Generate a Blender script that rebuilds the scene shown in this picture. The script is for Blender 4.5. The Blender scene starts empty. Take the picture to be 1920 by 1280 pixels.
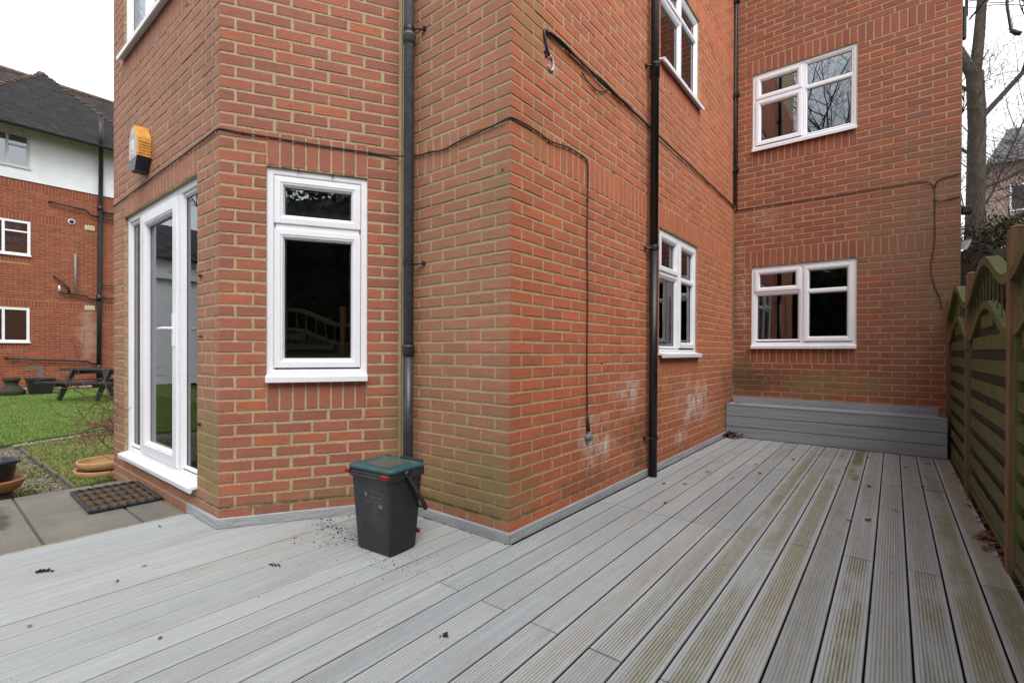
import bpy, math, random
import numpy as np
from mathutils import Vector, Matrix
random.seed(7); rng = np.random.default_rng(7)
SC = bpy.context.scene; COL = SC.collection
R = math.radians

# ------------------------------------------------------------------ camera
CR = np.array([[0.782968, 0.622049, 0.004011], [0.006251, -0.001421, -0.999979], [-0.622030, 0.782977, -0.005001]])
CH = 1.11; FPX = 899.06; PCX, PCY = 960.0, 663.05
cam = bpy.data.cameras.new('camera'); cam.lens = FPX*36/1920; cam.sensor_width = 36
cam.shift_y = (PCY-640)/1920; cam.clip_start = 0.02; cam.clip_end = 600
co = bpy.data.objects.new('camera', cam); COL.objects.link(co)
r_, d_, f_ = Vector(CR[0]), Vector(CR[1]), Vector(CR[2])
m3 = Matrix((r_, -d_, -f_)).transposed()
co.matrix_world = Matrix.Translation((0, 0, CH)) @ m3.to_4x4()
SC.camera = co
def px(P):                      # where a world point falls in the 1920 px photograph (used only to rank brick sizes)
    c = CR @ (np.asarray(P, float)-[0, 0, CH]); return (PCX+FPX*c[0]/c[2], PCY+FPX*c[1]/c[2], c[2])
# ------------------------------------------------------------------ world, sun, exposure
W = bpy.data.worlds.new('World'); SC.world = W; W.use_nodes = True
nt = W.node_tree; nt.nodes.clear()
SUN_EL, SUN_AZ = 50, 124        # azimuth clockwise from +Y
sky = nt.nodes.new('ShaderNodeTexSky'); sky.sky_type = 'NISHITA'; sky.sun_disc = False
sky.sun_elevation = R(SUN_EL); sky.sun_rotation = R(SUN_AZ); sky.air_density = 1.2; sky.dust_density = 4; sky.ozone_density = 1
tc = nt.nodes.new('ShaderNodeTexCoord'); cn = nt.nodes.new('ShaderNodeTexNoise'); cn.inputs['Scale'].default_value = 1.6; cn.inputs['Detail'].default_value = 6
cr = nt.nodes.new('ShaderNodeValToRGB'); cr.color_ramp.elements[0].position = .3; cr.color_ramp.elements[0].color = (7.6, 8.1, 8.8, 1)
cr.color_ramp.elements[1].position = .7; cr.color_ramp.elements[1].color = (10.2, 10.3, 10.5, 1)
mx = nt.nodes.new('ShaderNodeMixRGB'); mx.inputs[0].default_value = .86
bg = nt.nodes.new('ShaderNodeBackground'); bg.inputs[1].default_value = .10
wo = nt.nodes.new('ShaderNodeOutputWorld')
nt.links.new(tc.outputs['Generated'], cn.inputs['Vector']); nt.links.new(cn.outputs[0], cr.inputs[0])
nt.links.new(sky.outputs[0], mx.inputs[1]); nt.links.new(cr.outputs[0], mx.inputs[2]); nt.links.new(mx.outputs[0], bg.inputs[0]); nt.links.new(bg.outputs[0], wo.inputs[0])
sl = bpy.data.lights.new('sun', 'SUN'); sl.energy = 1.4; sl.angle = R(38); sl.color = (1, .97, .93)
so = bpy.data.objects.new('sun', sl); COL.objects.link(so)
az, el = R(SUN_AZ), R(SUN_EL)
so.rotation_euler = Vector((math.sin(az)*math.cos(el), math.cos(az)*math.cos(el), math.sin(el))).to_track_quat('Z', 'Y').to_euler()
SC.view_settings.view_transform = 'Standard'; SC.view_settings.look = 'None'; SC.view_settings.gamma = 1
SC.view_settings.use_curve_mapping = False; SC.view_settings.exposure = 1.0
SC.cycles.max_bounces = 8; SC.cycles.transparent_max_bounces = 12; SC.cycles.use_denoising = True

# ------------------------------------------------------------------ object helpers
def wloc(o):
    v = Vector((0, 0, 0))
    while o: v = v+o.location; o = o.parent
    return v
def tag(o, label=None, cat=None, group=None, kind=None):
    if label: o['label'] = label
    if cat: o['category'] = cat
    if group: o['group'] = group
    if kind: o['kind'] = kind
    return o
def thing(name, label, cat, loc=(0, 0, 0), group=None, parent=None):
    o = bpy.data.objects.new(name, None); COL.objects.link(o); o.location = loc; o.empty_display_size = .1
    return tag(o, label, cat, group)
class MB:
    """collects world-space geometry for one mesh object"""
    def __init__(s): s.v = []; s.f = []; s.t = []; s.e = []; s.mi = {}
    def add(s, vs, fs, tone=.5, edge=None):
        s.e += edge if edge is not None else [0.]*len(vs); n = len(s.v); s.v += [tuple(p) for p in vs]; s.f += [tuple(i+n for i in f) for f in fs]; s.t += [tone]*len(vs)
    def box(s, a, b, tone=.5, M=None):
        (x0, y0, z0), (x1, y1, z1) = a, b
        vs = [(x, y, z) for z in (z0, z1) for y in (y0, y1) for x in (x0, x1)]
        if M is not None: vs = [tuple(M @ Vector(p)) for p in vs]
        s.add(vs, [(0, 2, 3, 1), (4, 5, 7, 6), (0, 1, 5, 4), (2, 6, 7, 3), (0, 4, 6, 2), (1, 3, 7, 5)], tone)
    def cbox(s, a, b, c=.003, tone=.5, M=None):     # box with chamfered edges
        (x0, y0, z0), (x1, y1, z1) = a, b
        c = min(c, (x1-x0)/2.1, (y1-y0)/2.1, (z1-z0)/2.1)
        vs = []; idx = {}
        for sx in (0, 1):
            for sy in (0, 1):
                for sz in (0, 1):
                    X, Y, Z = (x0, x1)[sx], (y0, y1)[sy], (z0, z1)[sz]
                    dx, dy, dz = (c, -c)[sx], (c, -c)[sy], (c, -c)[sz]
                    for k, p in enumerate(((X, Y+dy, Z+dz), (X+dx, Y, Z+dz), (X+dx, Y+dy, Z))):
                        idx[sx, sy, sz, k] = len(vs); vs.append(p)
        fs = []
        for s_ in (0, 1):
            q = lambda k, l: [idx[(s_,)+t+(0,)] if k == 0 else (idx[t[0], s_, t[1], 1] if k == 1 else idx[t[0], t[1], s_, 2]) for t in l]
            for k in range(3): fs.append(q(k, [(0, 0), (1, 0), (1, 1), (0, 1)]))
        for a_ in (0, 1):
            for b_ in (0, 1):
                fs.append([idx[0, a_, b_, 1], idx[1, a_, b_, 1], idx[1, a_, b_, 2], idx[0, a_, b_, 2]])
                fs.append([idx[a_, 0, b_, 0], idx[a_, 1, b_, 0], idx[a_, 1, b_, 2], idx[a_, 0, b_, 2]])
                fs.append([idx[a_, b_, 0, 0], idx[a_, b_, 1, 0], idx[a_, b_, 1, 1], idx[a_, b_, 0, 1]])
        for sx in (0, 1):
            for sy in (0, 1):
                for sz in (0, 1): fs.append([idx[sx, sy, sz, k] for k in range(3)])
        if M is not None: vs = [tuple(M @ Vector(p)) for p in vs]
        s.add(vs, fs, tone)
    def tube(s, pts, rad, n=10, cap=True, tone=.5):
        pts = [Vector(p) for p in pts]; rings = []
        rads = rad if hasattr(rad, '__len__') else [rad]*len(pts)
        up = Vector((0, 0, 1)); prev = None
        for i, p in enumerate(pts):
            t = (pts[min(i+1, len(pts)-1)]-pts[max(i-1, 0)]).normalized()
            if prev is None:
                a = t.cross(up)
                if a.length < 1e-3: a = Vector((1, 0, 0))
                a.normalize()
            else: a = (prev-t*prev.dot(t)).normalized()
            prev = a; b = t.cross(a)
            rings.append([p+(a*math.cos(2*math.pi*k/n)+b*math.sin(2*math.pi*k/n))*rads[i] for k in range(n)])
        vs = [q for r in rings for q in r]; fs = []
        for i in range(len(rings)-1):
            for k in range(n): fs.append((i*n+k, i*n+(k+1) % n, (i+1)*n+(k+1) % n, (i+1)*n+k))
        if cap: fs.append(tuple(range(n-1, -1, -1))); fs.append(tuple((len(rings)-1)*n+k for k in range(n)))
        s.add(vs, fs, tone)
    def lathe(s, c, prof, n=32, tone=.5):
        vs = [(c[0]+r*math.cos(2*math.pi*k/n), c[1]+r*math.sin(2*math.pi*k/n), c[2]+z) for r, z in prof for k in range(n)]
        fs = [(i*n+k, i*n+(k+1) % n, (i+1)*n+(k+1) % n, (i+1)*n+k) for i in range(len(prof)-1) for k in range(n)]
        s.add(vs, fs, tone)
    def build(s, name, mat, parent=None, smooth=False, kind=None):
        off = wloc(parent) if parent else Vector((0, 0, 0))
        me = bpy.data.meshes.new(name)
        me.from_pydata([(p[0]-off.x, p[1]-off.y, p[2]-off.z) for p in s.v], [], s.f)
        at = me.attributes.new('tone', 'FLOAT', 'POINT'); at.data.foreach_set('value', s.t)
        if any(s.e): at = me.attributes.new('edge', 'FLOAT', 'POINT'); at.data.foreach_set('value', s.e)
        for mm in (mat if isinstance(mat, (list, tuple)) else [mat]):
            if mm: me.materials.append(mm)
        for i_, k_ in s.mi.items(): me.polygons[i_].material_index = k_
        if smooth: me.polygons.foreach_set('use_smooth', [True]*len(me.polygons))
        me.update()
        o = bpy.data.objects.new(name, me); COL.objects.link(o)
        if parent: o.parent = parent
        if kind: o['kind'] = kind
        return o
def one(name, mat, parent, fn, smooth=False, kind=None):
    m = MB(); fn(m); return m.build(name, mat, parent, smooth, kind)
def npmesh(name, V, F, mat, parent=None, kind=None, tone=None):   # numpy mesh, F of equal-sized polygons
    me = bpy.data.meshes.new(name); k = F.shape[1]
    me.vertices.add(len(V)); me.vertices.foreach_set('co', V.astype(np.float32).ravel())
    me.loops.add(F.size); me.loops.foreach_set('vertex_index', F.astype(np.int32).ravel())
    me.polygons.add(len(F)); me.polygons.foreach_set('loop_start', np.arange(0, F.size, k, dtype=np.int32))
    if tone is not None:
        at = me.attributes.new('tone', 'FLOAT', 'POINT'); at.data.foreach_set('value', tone.astype(np.float32))
    me.materials.append(mat); me.update(calc_edges=True); me.validate()
    o = bpy.data.objects.new(name, me); COL.objects.link(o)
    if parent: o.parent = parent
    if kind: o['kind'] = kind
    return o
# ------------------------------------------------------------------ material helpers
class NT:
    def __init__(s, name):
        s.m = bpy.data.materials.new(name); s.m.use_nodes = True; s.t = s.m.node_tree; s.N = s.t.nodes; s.L = s.t.links
        s.b = s.N['Principled BSDF']; s.o = s.N['Material Output']; s.g = s.N.new('ShaderNodeNewGeometry'); s.P = s.g.outputs['Position']
    def _in(s, sock, v):
        if isinstance(v, bpy.types.NodeSocket): s.L.new(v, sock)
        else: sock.default_value = v
    def math(s, op, a, b=0., c=None, clamp=False):
        n = s.N.new('ShaderNodeMath'); n.operation = op; n.use_clamp = clamp; s._in(n.inputs[0], a); s._in(n.inputs[1], b)
        if c is not None: s._in(n.inputs[2], c)
        return n.outputs[0]
    def vm(s, op, a, b=(0, 0, 0)):
        n = s.N.new('ShaderNodeVectorMath'); n.operation = op; s._in(n.inputs[0], a); s._in(n.inputs[1], b)
        return n.outputs['Value'] if op in ('LENGTH', 'DOT_PRODUCT') else n.outputs[0]
    def ramp(s, x, a, b, lo=0., hi=1., smooth=True):
        n = s.N.new('ShaderNodeMapRange'); n.interpolation_type = 'SMOOTHSTEP' if smooth else 'LINEAR'
        s._in(n.inputs[0], x); n.inputs[1].default_value = a; n.inputs[2].default_value = b; n.inputs[3].default_value = lo; n.inputs[4].default_value = hi
        return n.outputs[0]
    def noise(s, scale, detail=4, rough=.6, vec=None, stretch=None, out=0):
        v = vec if vec is not None else s.P
        if stretch: v = s.vm('MULTIPLY', v, stretch)
        n = s.N.new('ShaderNodeTexNoise'); s._in(n.inputs['Vector'], v); n.inputs['Scale'].default_value = scale
        n.inputs['Detail'].default_value = detail; n.inputs['Roughness'].default_value = rough
        return n.outputs[out]
    def mix(s, f, a, b, mode='MIX'):
        n = s.N.new('ShaderNodeMixRGB'); n.blend_type = mode
        for k, v in ((0, f), (1, a), (2, b)):
            if isinstance(v, tuple) and len(v) == 3: v = v+(1,)
            s._in(n.inputs[k], v)
        return n.outputs[0]
    def cramp(s, x, stops):
        n = s.N.new('ShaderNodeValToRGB'); e = n.color_ramp.elements
        while len(e) < len(stops): e.new(.5)
        for k, (p, c) in enumerate(stops): e[k].position = p; e[k].color = c+(1,)
        s._in(n.inputs[0], x); return n.outputs[0]
    def attr(s, name='tone'):
        n = s.N.new('ShaderNodeAttribute'); n.attribute_name = name; return n.outputs['Fac']
    def xyz(s):
        n = s.N.new('ShaderNodeSeparateXYZ'); s._in(n.inputs[0], s.P); return n.outputs
    def blob(s, c, r, soft=.5, warp=.25, wscale=3):
        v = s.vm('DIVIDE', s.vm('SUBTRACT', s.P, c), r)
        d = s.math('ADD', s.vm('LENGTH', v), s.math('MULTIPLY', s.math('SUBTRACT', s.noise(wscale, 3), .5), warp*4))
        return s.ramp(d, 1, soft, 0, 1)
    def bump(s, h, dist=.002, strength=1., prev=None):
        n = s.N.new('ShaderNodeBump'); s._in(n.inputs['Height'], h); n.inputs['Distance'].default_value = dist; n.inputs['Strength'].default_value = strength
        if prev is not None: s.L.new(prev, n.inputs['Normal'])
        return n.outputs[0]
    def out(s, col, rough=.7, normal=None, **kw):
        if isinstance(col, tuple): col = col+(1,)
        s._in(s.b.inputs['Base Color'], col); s._in(s.b.inputs['Roughness'], rough)
        if normal is not None: s.L.new(normal, s.b.inputs['Normal'])
        for k, v in kw.items(): s._in(s.b.inputs[k.replace('_', ' ')], v)
        return s.m
def simple(name, c, rough=.6, var=.15, scale=20, bump=.0005, dirt=None, **kw):
    n = NT(name); f = n.noise(scale, 5)
    col = n.mix(n.ramp(f, .3, .7), tuple(x*(1-var) for x in c), tuple(min(1, x*(1+var)) for x in c))
    if dirt: col = n.mix(n.math('MULTIPLY', n.ramp(n.noise(6, 6, .7), .5, .75), dirt[1]), col, dirt[0])
    return n.out(col, rough, n.bump(n.noise(scale*8, 3), bump) if bump else None, **kw)

# brick: per wall palette (its weathering plus how light falls on it) and stains.  stains = list of (colour, strength, centre, radii)
def brick_mat(name, c0, c1, c2, stains=(), algae=None, fine=1., kiss=(.45, .14, .055), mort=(.46, .34, .19), smear=1.):
    n = NT(name); t = n.attr()
    col = n.cramp(t, [(0, c0), (.5, c1), (.9, c2), (.97, kiss)])
    blot = n.noise(9, 5, .65); col = n.mix(n.ramp(blot, .35, .75, 0, .4), col, tuple(x*.72 for x in c0))
    k = n.math('MULTIPLY', n.ramp(n.noise(13, 2), .6, .72), n.ramp(t, .45, .9)); col = n.mix(n.math('MULTIPLY', k, .5), col, kiss)
    gr = n.noise(150, 5, .8); col = n.mix(n.ramp(gr, .35, .75, 0, .34), col, tuple(min(1, x*1.45+k_) for x, k_ in zip(c1, (.045, .022, .012))))
    sp = n.ramp(n.noise(420, 2), .68, .74); col = n.mix(n.math('MULTIPLY', sp, .5), col, (.05, .03, .02))
    w = n.ramp(n.noise(38, 6, .75, stretch=(1, 1, .5)), .64, .74); col = n.mix(n.math('MULTIPLY', w, .20), col, (.52, .40, .30))
    ed_ = n.ramp(n.noise(19, 5, .8, stretch=(1, 1, 2.2)), .52, .68); col = n.mix(n.math('MULTIPLY', ed_, .36), col, tuple(x*.55 for x in c0))
    big = n.noise(1.3, 4, .6); col = n.mix(n.ramp(big, .35, .7, 0, .22), col, tuple(x*.6 for x in c0))
    e = n.attr('edge'); sm = n.math('ADD', e, n.math('MULTIPLY', n.math('SUBTRACT', n.noise(55, 6, .8), .5), 1.9))
    sm = n.ramp(sm, .86, 1.02, 0, smear); col = n.mix(sm, col, n.mix(n.ramp(n.noise(70, 5, .7), .25, .75), tuple(x*.75 for x in mort), tuple(x*1.12 for x in mort)))
    dk = n.ramp(n.math('ADD', e, n.math('MULTIPLY', n.noise(90, 5, .8), -1.)), .28, .46, 0, .22); col = n.mix(n.math('MULTIPLY', dk, n.math('SUBTRACT', 1., sm)), col, tuple(x*.42 for x in c0))
    col = stain_nodes(n, col, stains, algae)
    h = n.math('ADD', n.math('MULTIPLY', n.noise(60, 6, .75), 1.5), n.math('MULTIPLY', n.noise(420, 3), .35))
    return n.out(col, .82, n.bump(h, .0042, .9))
def stain_nodes(n, col, stains, algae, mul=1.):
    z = n.xyz()[2]; orig = col; t = n.attr()
    salt = n.math('MULTIPLY', n.ramp(n.noise(9, 7, .75, stretch=(1, 1, .6)), .38, .62), n.ramp(t, .0, .8, .45, 1.15))
    for c, s_, ce, ra in stains:
        m = n.math('MULTIPLY', n.blob(ce, ra, .25, .38, 4), s_*mul)
        m = n.math('MULTIPLY', m, salt if c == EFF else n.ramp(n.noise(22, 6, .75), .3, .6, .35, 1), clamp=True)
        col = n.mix(m, col, c)
    if algae:                       # (colour, base amount, low-down extra, height it reaches)
        c, base, low, zt = algae
        a = n.math('ADD', base, n.ramp(z, zt, 0, 0, low))
        a = n.math('MULTIPLY', a, n.ramp(n.noise(2.2, 5, .6, stretch=(1, 1, .45)), .3, .62, .15, 1.35))
        a = n.math('MULTIPLY', a, n.ramp(n.noise(45, 5, .75), .25, .65, .4, 1.2))
        a = n.math('MULTIPLY', a, n.ramp(t, 0, 1, .7, 1.25), clamp=True)
        col = n.mix(n.math('MULTIPLY', a, mul), col, c)
    col = n.mix(n.ramp(z, .100, .118, .25, 1), orig, col)          # the course under the damp-proof line stays cleaner
    return n.mix(n.math('MULTIPLY', n.math('MULTIPLY', n.ramp(z, .108, .117), n.ramp(z, .140, .122)), n.ramp(n.noise(30, 6, .8), .4, .6, .2, .9)), col, MOSS)
def mortar_mat(name, c, stains=(), algae=None):
    n = NT(name); f = n.noise(70, 5, .7)
    col = n.mix(n.ramp(f, .25, .75), tuple(x*.72 for x in c), tuple(min(1, x*1.12) for x in c))
    col = n.mix(n.math('MULTIPLY', n.ramp(n.noise(7, 5, .7), .5, .75), .4), col, tuple(x*.5 for x in c))
    col = stain_nodes(n, col, stains, algae, .8)
    return n.out(col, .9, n.bump(n.noise(150, 5, .75), .004, 1.))
ALG = (.21, .175, .065); MOSS = (.075, .07, .022); EFF = (.62, .53, .48); DAMP = (.085, .04, .022); YEL = (.30, .19, .055)
XD, YC, YA, YE = -1.734, 2.162, 1.205, 7.065
AB = (-3.289, YA); BC = (-2.714, YC); CD = (XD, YC); DE = (XD, YE); EF = (.567, YE); AL = (-5.756, YA)
st_A = [(ALG, .85, (-3.5, YA, .48), (.40, .5, .42)), (MOSS, .8, (-4.2, YA, -.02), (1.2, .5, .13)), (ALG, .35, (-5.6, YA, .9), (.3, .5, .6))]
st_B = [(MOSS, .8, (-3.0, 1.7, .1), (.6, .8, .05)), (ALG, .55, (-2.72, 2.1, .5), (.10, .2, .6)), (ALG, .4, (-2.95, 1.8, .12), (.5, .6, .16))]
st_C = [(ALG, .6, (-2.2, YC, .22), (1.0, .5, .40)), (MOSS, .85, (-2.3, YC, .09), (.8, .5, .09)), (DAMP, .3, (-2.68, YC, 2.0), (.12, .4, 1.6)), (ALG, .5, (-1.85, YC, 2.05), (.25, .3, .2))]
st_D = [(EFF, .9, (XD, 3.25, .42), (.3, .45, .26)), (EFF, .8, (XD, 5.5, .55), (.3, .75, .33)), (EFF, .6, (XD, 3.75, .75), (.3, .35, .22)), (EFF, .9, (XD, 5.0, .22), (.3, .25, .12)),
        (DAMP, .55, (XD, 4.0, .42), (.3, .55, .22)), (DAMP, .4, (XD, 3.0, .18), (.3, .5, .10)), (DAMP, .65, (XD, 6.85, .6), (.3, .45, .55)), (MOSS, .75, (XD, 4.0, .1), (.3, .18, .28)),
        (ALG, .5, (XD, 6.5, .3), (.3, .5, .25)), (ALG, .5, (XD, 2.25, .25), (.3, .30, .28)), (YEL, .6, (XD, 2.35, 3.15), (.3, .28, .35)), (YEL, .35, (XD, 2.45, 2.4), (.3, .2, .25)), (EFF, .25, (XD, 2.56, 2.95), (.3, .12, .14))]
st_E = [(DAMP, .8, (-1.45, YE, .75), (.75, .5, .22)), (MOSS, .6, (-1.6, YE, .8), (.25, .5, .4)), (ALG, .6, (-.5, YE, .72), (.9, .5, .22)), (ALG, .55, (.5, YE, 1.6), (.42, .5, .9)),
        (ALG, .30, (.35, YE, 2.6), (.8, .5, 1.3)), ((.20, .12, .085), .5, (.30, YE, 2.2), (1.0, .5, 2.2)), (EFF, .3, (-1.62, YE, 1.9), (.1, .5, 1.1)), (EFF, .22, (-1.4, YE, 2.9), (.25, .5, .25)), ((.30, .05, .035), .4, (.4, YE, .6), (.4, .4, .12)), (MOSS, .6, (-1.72, YE, 2.2), (.05, .4, 1.5))]
BM = {'A': brick_mat('brick_bay_end', (.32, .14, .095), (.37, .155, .10), (.42, .165, .10), st_A, (ALG, .05, .25, .8), kiss=(.48, .17, .085), mort=(0.44, 0.33, 0.19)),
      'B': brick_mat('brick_bay', (.265, .096, .068), (.33, .112, .068), (.39, .124, .066), st_B, (ALG, .0, .08, .4), kiss=(.44, .125, .05), mort=(0.44, 0.33, 0.19)),
      'C': brick_mat('brick_return', (.345, .140, .088), (.40, .158, .098), (.44, .165, .098), st_C, (ALG, .20, .30, 1.3), kiss=(.42, .15, .075), mort=(0.45, 0.36, 0.2)),
      'D': brick_mat('brick_side', (.385, .108, .052), (.455, .122, .052), (.51, .135, .054), st_D, (ALG, .0, .05, .4), kiss=(.52, .14, .05), mort=(0.47, 0.31, 0.16)),
      'E': brick_mat('brick_back', (.225, .064, .041), (.28, .076, .043), (.33, .087, .046), st_E, (ALG, .02, .06, .9), kiss=(.38, .075, .03), mort=(0.38, 0.26, 0.135))}  # back wall palette kept darker: its dimmer light is put into the colour
MM = {'A': mortar_mat('mortar_bay_end', (.46, .36, .21), st_A, (ALG, .04, .2, .8)), 'B': mortar_mat('mortar_bay', (.45, .345, .20), st_B, None),
      'C': mortar_mat('mortar_return', (.42, .345, .215), st_C, (ALG, .10, .2, 1.2)), 'D': mortar_mat('mortar_side', (.46, .33, .19), st_D, None),
      'E': mortar_mat('mortar_back', (.40, .28, .145), st_E, (ALG, .02, .06, .9))}

# ------------------------------------------------------------------ brick geometry
def offs(pts, d):
    """offset a plan polyline outward by d (outward = right of travel is -, we pass left-to-right as seen from outside)"""
    out = []
    for i, p in enumerate(pts):
        ns = []
        for a, b in ((i-1, i), (i, i+1)):
            if a < 0 or b >= len(pts): continue
            t = Vector((pts[b][0]-pts[a][0], pts[b][1]-pts[a][1])).normalized(); ns.append(Vector((t.y, -t.x)))
        if len(ns) == 2:
            m = (ns[0]+ns[1]).normalized(); k = 1/max(.3, m.dot(ns[0])); v = m*k
        else: v = ns[0]
        out.append((p[0]+v.x*d, p[1]+v.y*d))
    return out
def brick_geo(pts, z0, z1, proud=0., rnd=random, c=.0038, depth=.07, wob=.0019):
    """pts: plan polyline of the outer face, left to right seen from outside"""
    P = [Vector(p) for p in pts]
    t0 = (P[1]-P[0]).normalized(); t1 = (P[-1]-P[-2]).normalized(); i0 = min(.013, (P[1]-P[0]).length*.3); i1 = min(.013, (P[-1]-P[-2]).length*.3)
    st = [(P[0], 2), (P[0]+t0*c, 1), (P[0]+t0*i0, 0)]+[(p, 0) for p in P[1:-1]]+[(P[-1]-t1*i1, 0), (P[-1]-t1*c, 1), (P[-1], 2)]
    line = [tuple(s[0]) for s in st]
    face = offs(line, proud); edge = offs(line, proud-c*.8); back = offs(line, -depth)
    vs = []; ed = []; n = len(st)
    jz = lambda: rnd.uniform(-wob, wob)
    zl = (z0, z0+c, z0+.012, z1-.012, z1-c, z1)
    for r in range(6):
        for k in range(n):
            e = (r in (0, 5)) or st[k][1] == 2
            x, y = edge[k] if e else face[k]; q = 2 if e else (1 if r in (1, 4) or st[k][1] == 1 else 0)
            w = 1. if q else .4
            vs.append((x+rnd.uniform(-.0011, .0011)*w, y+rnd.uniform(-.0011, .0011)*w, zl[r]+jz())); ed.append((0., .72, 1.)[q])
    R_ = 6; L_ = R_-1
    fs = [(r*n+k, r*n+k+1, (r+1)*n+k+1, (r+1)*n+k) for r in range(L_) for k in range(n-1)]
    loop = [k for k in range(n)]+[n*r+n-1 for r in range(1, R_)]+[L_*n+k for k in range(n-2, -1, -1)]+[n*r for r in range(L_-1, 0, -1)]
    m = len(vs)
    for i in loop:
        r, k = divmod(i, n); vs.append((back[k][0], back[k][1], vs[i][2])); ed.append(1.)
    L = len(loop)
    for i in range(L): fs.append((loop[i], m+i, m+(i+1) % L, loop[(i+1) % L]))
    return vs, fs, ed
PX = lambda cs: (max(c[0] for c in cs)-min(c[0] for c in cs))*(max(c[1] for c in cs)-min(c[1] for c in cs))
ALLB = []        # (size, wallkey, verts, faces, tone)
def put_brick(key, pts, z0, z1, tone=None, **kw):
    g = brick_geo(pts, z0, z1, random.gauss(0, .0009), **kw)
    if tone is None:
        r = random.random(); tone = random.uniform(0, .88) if r < .93 else random.uniform(.9, 1)
    a = px((pts[0][0], pts[0][1], z0)); b = px((pts[-1][0], pts[-1][1], z1)); sz = 0
    if a[2] > .3 and b[2] > .3 and -20 < (a[0]+b[0])/2 < 1940 and 0 < (a[1]+b[1])/2 < 1260: sz = abs((a[0]-b[0]))*abs(b[2] and (FPX*(z1-z0)/b[2]))
    ALLB.append((sz, key, g[0], g[1], tone, g[2]))
class Wall:
    def __init__(s, key, a, b, zoff=.194, ztop=6.1, zbot=-.106):
        s.key = key; s.a = Vector(a); s.b = Vector(b); s.L = (s.b-s.a).length; s.t = (s.b-s.a)/s.L; s.n = Vector((s.t.y, -s.t.x))
        s.zoff = zoff; s.ztop = ztop; s.zbot = zbot; s.op = []; s.so = []
    def p(s, u, d, z): q = s.a+s.t*u+s.n*d; return (q.x, q.y, z)
    def plan(s, u): q = s.a+s.t*u; return (q.x, q.y)
    def lay(s, start, end, perp=.0115, phase=0., bed=.0128, parity=0, jit=.002):
        """start(k)/end(k): where the ordinary bricks begin/end in course k"""
        k = math.ceil((s.zbot-s.zoff)/.075)
        while s.zoff+k*.075 < s.ztop-.01:
            z0 = s.zoff+k*.075; z1 = z0+.075
            iv = [(start(k), end(k))]
            for (u0, u1, za, zb) in s.op+s.so:
                if min(z1, zb)-max(z0, za) < .02: continue
                new = []
                for (p, q) in iv:
                    if u1 <= p or u0 >= q: new.append((p, q)); continue
                    if u0 > p: new.append((p, u0))
                    if u1 < q: new.append((u1, q))
                iv = new
            for (p, q) in iv:
                if q-p < .02: continue
                ph = phase(k) if callable(phase) else phase+((k+parity) % 2)*.1125
                cuts = [p]; j = math.ceil((p-ph)/.225+.001)
                while ph+j*.225 < q: cuts.append(ph+j*.225); j += 1
                cuts.append(q)
                if len(cuts) > 2 and cuts[1]-cuts[0] < .045: cuts.pop(1)
                if len(cuts) > 2 and cuts[-1]-cuts[-2] < .045: cuts.pop(-2)
                for i in range(len(cuts)-1):
                    a = cuts[i]+(0 if i == 0 and p not in (start(k),) else perp/2)+random.uniform(-jit, jit)*(i > 0)
                    b = cuts[i+1]-(0 if i == len(cuts)-2 and q != end(k) else perp/2)+random.uniform(-jit, jit)*(i < len(cuts)-2)
                    if b-a > .02: put_brick(s.key, [s.plan(a), s.plan(b)], z0+bed/2+random.uniform(-.0012, .0012), z1-bed/2+random.uniform(-.0012, .0012))
            k += 1
        for (u0, u1, za, zb) in s.so:
            n = max(1, round((u1-u0)/.0775)); w = (u1-u0)/n
            for i in range(n):
                put_brick(s.key, [s.plan(u0+i*w+.0055), s.plan(u0+(i+1)*w-.0055)], za+.005+random.uniform(-.003, .002), zb-.005+random.uniform(-.003, .003), tone=random.uniform(.1, .75))
    def mortar(s, parent, rec=.0034):
        us = sorted({0., s.L}|{x for o in s.op for x in o[:2]}); zs = sorted({s.zbot, 8.2}|{x for o in s.op for x in o[2:]})
        m = MB()
        def cell(u0, u1, z0, z1):
            nu = max(1, int((u1-u0)/.6)); 
            m.add([s.p(u0, -rec, z0), s.p(u1, -rec, z0), s.p(u1, -rec, z1), s.p(u0, -rec, z1)], [(0, 1, 2, 3)])
        for i in range(len(us)-1):
            for j in range(len(zs)-1):
                uc, zc = (us[i]+us[i+1])/2, (zs[j]+zs[j+1])/2
                if any(o[0] < uc < o[1] and o[2] < zc < o[3] for o in s.op): continue
                cell(us[i], us[i+1], zs[j], zs[j+1])
        for (u0, u1, z0, z1) in s.op:
            e = .003; D = -.26
            a, b, c_, d = (u0-e, z0-e), (u1+e, z0-e), (u1+e, z1+e), (u0-e, z1+e)
            for (p, q) in ((a, b), (b, c_), (c_, d), (d, a)):
                m.add([s.p(p[0], -rec, p[1]), s.p(q[0], -rec, q[1]), s.p(q[0], D, q[1]), s.p(p[0], D, p[1])], [(0, 1, 2, 3)])
        return m.build('wall', MM[s.key], parent)

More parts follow.
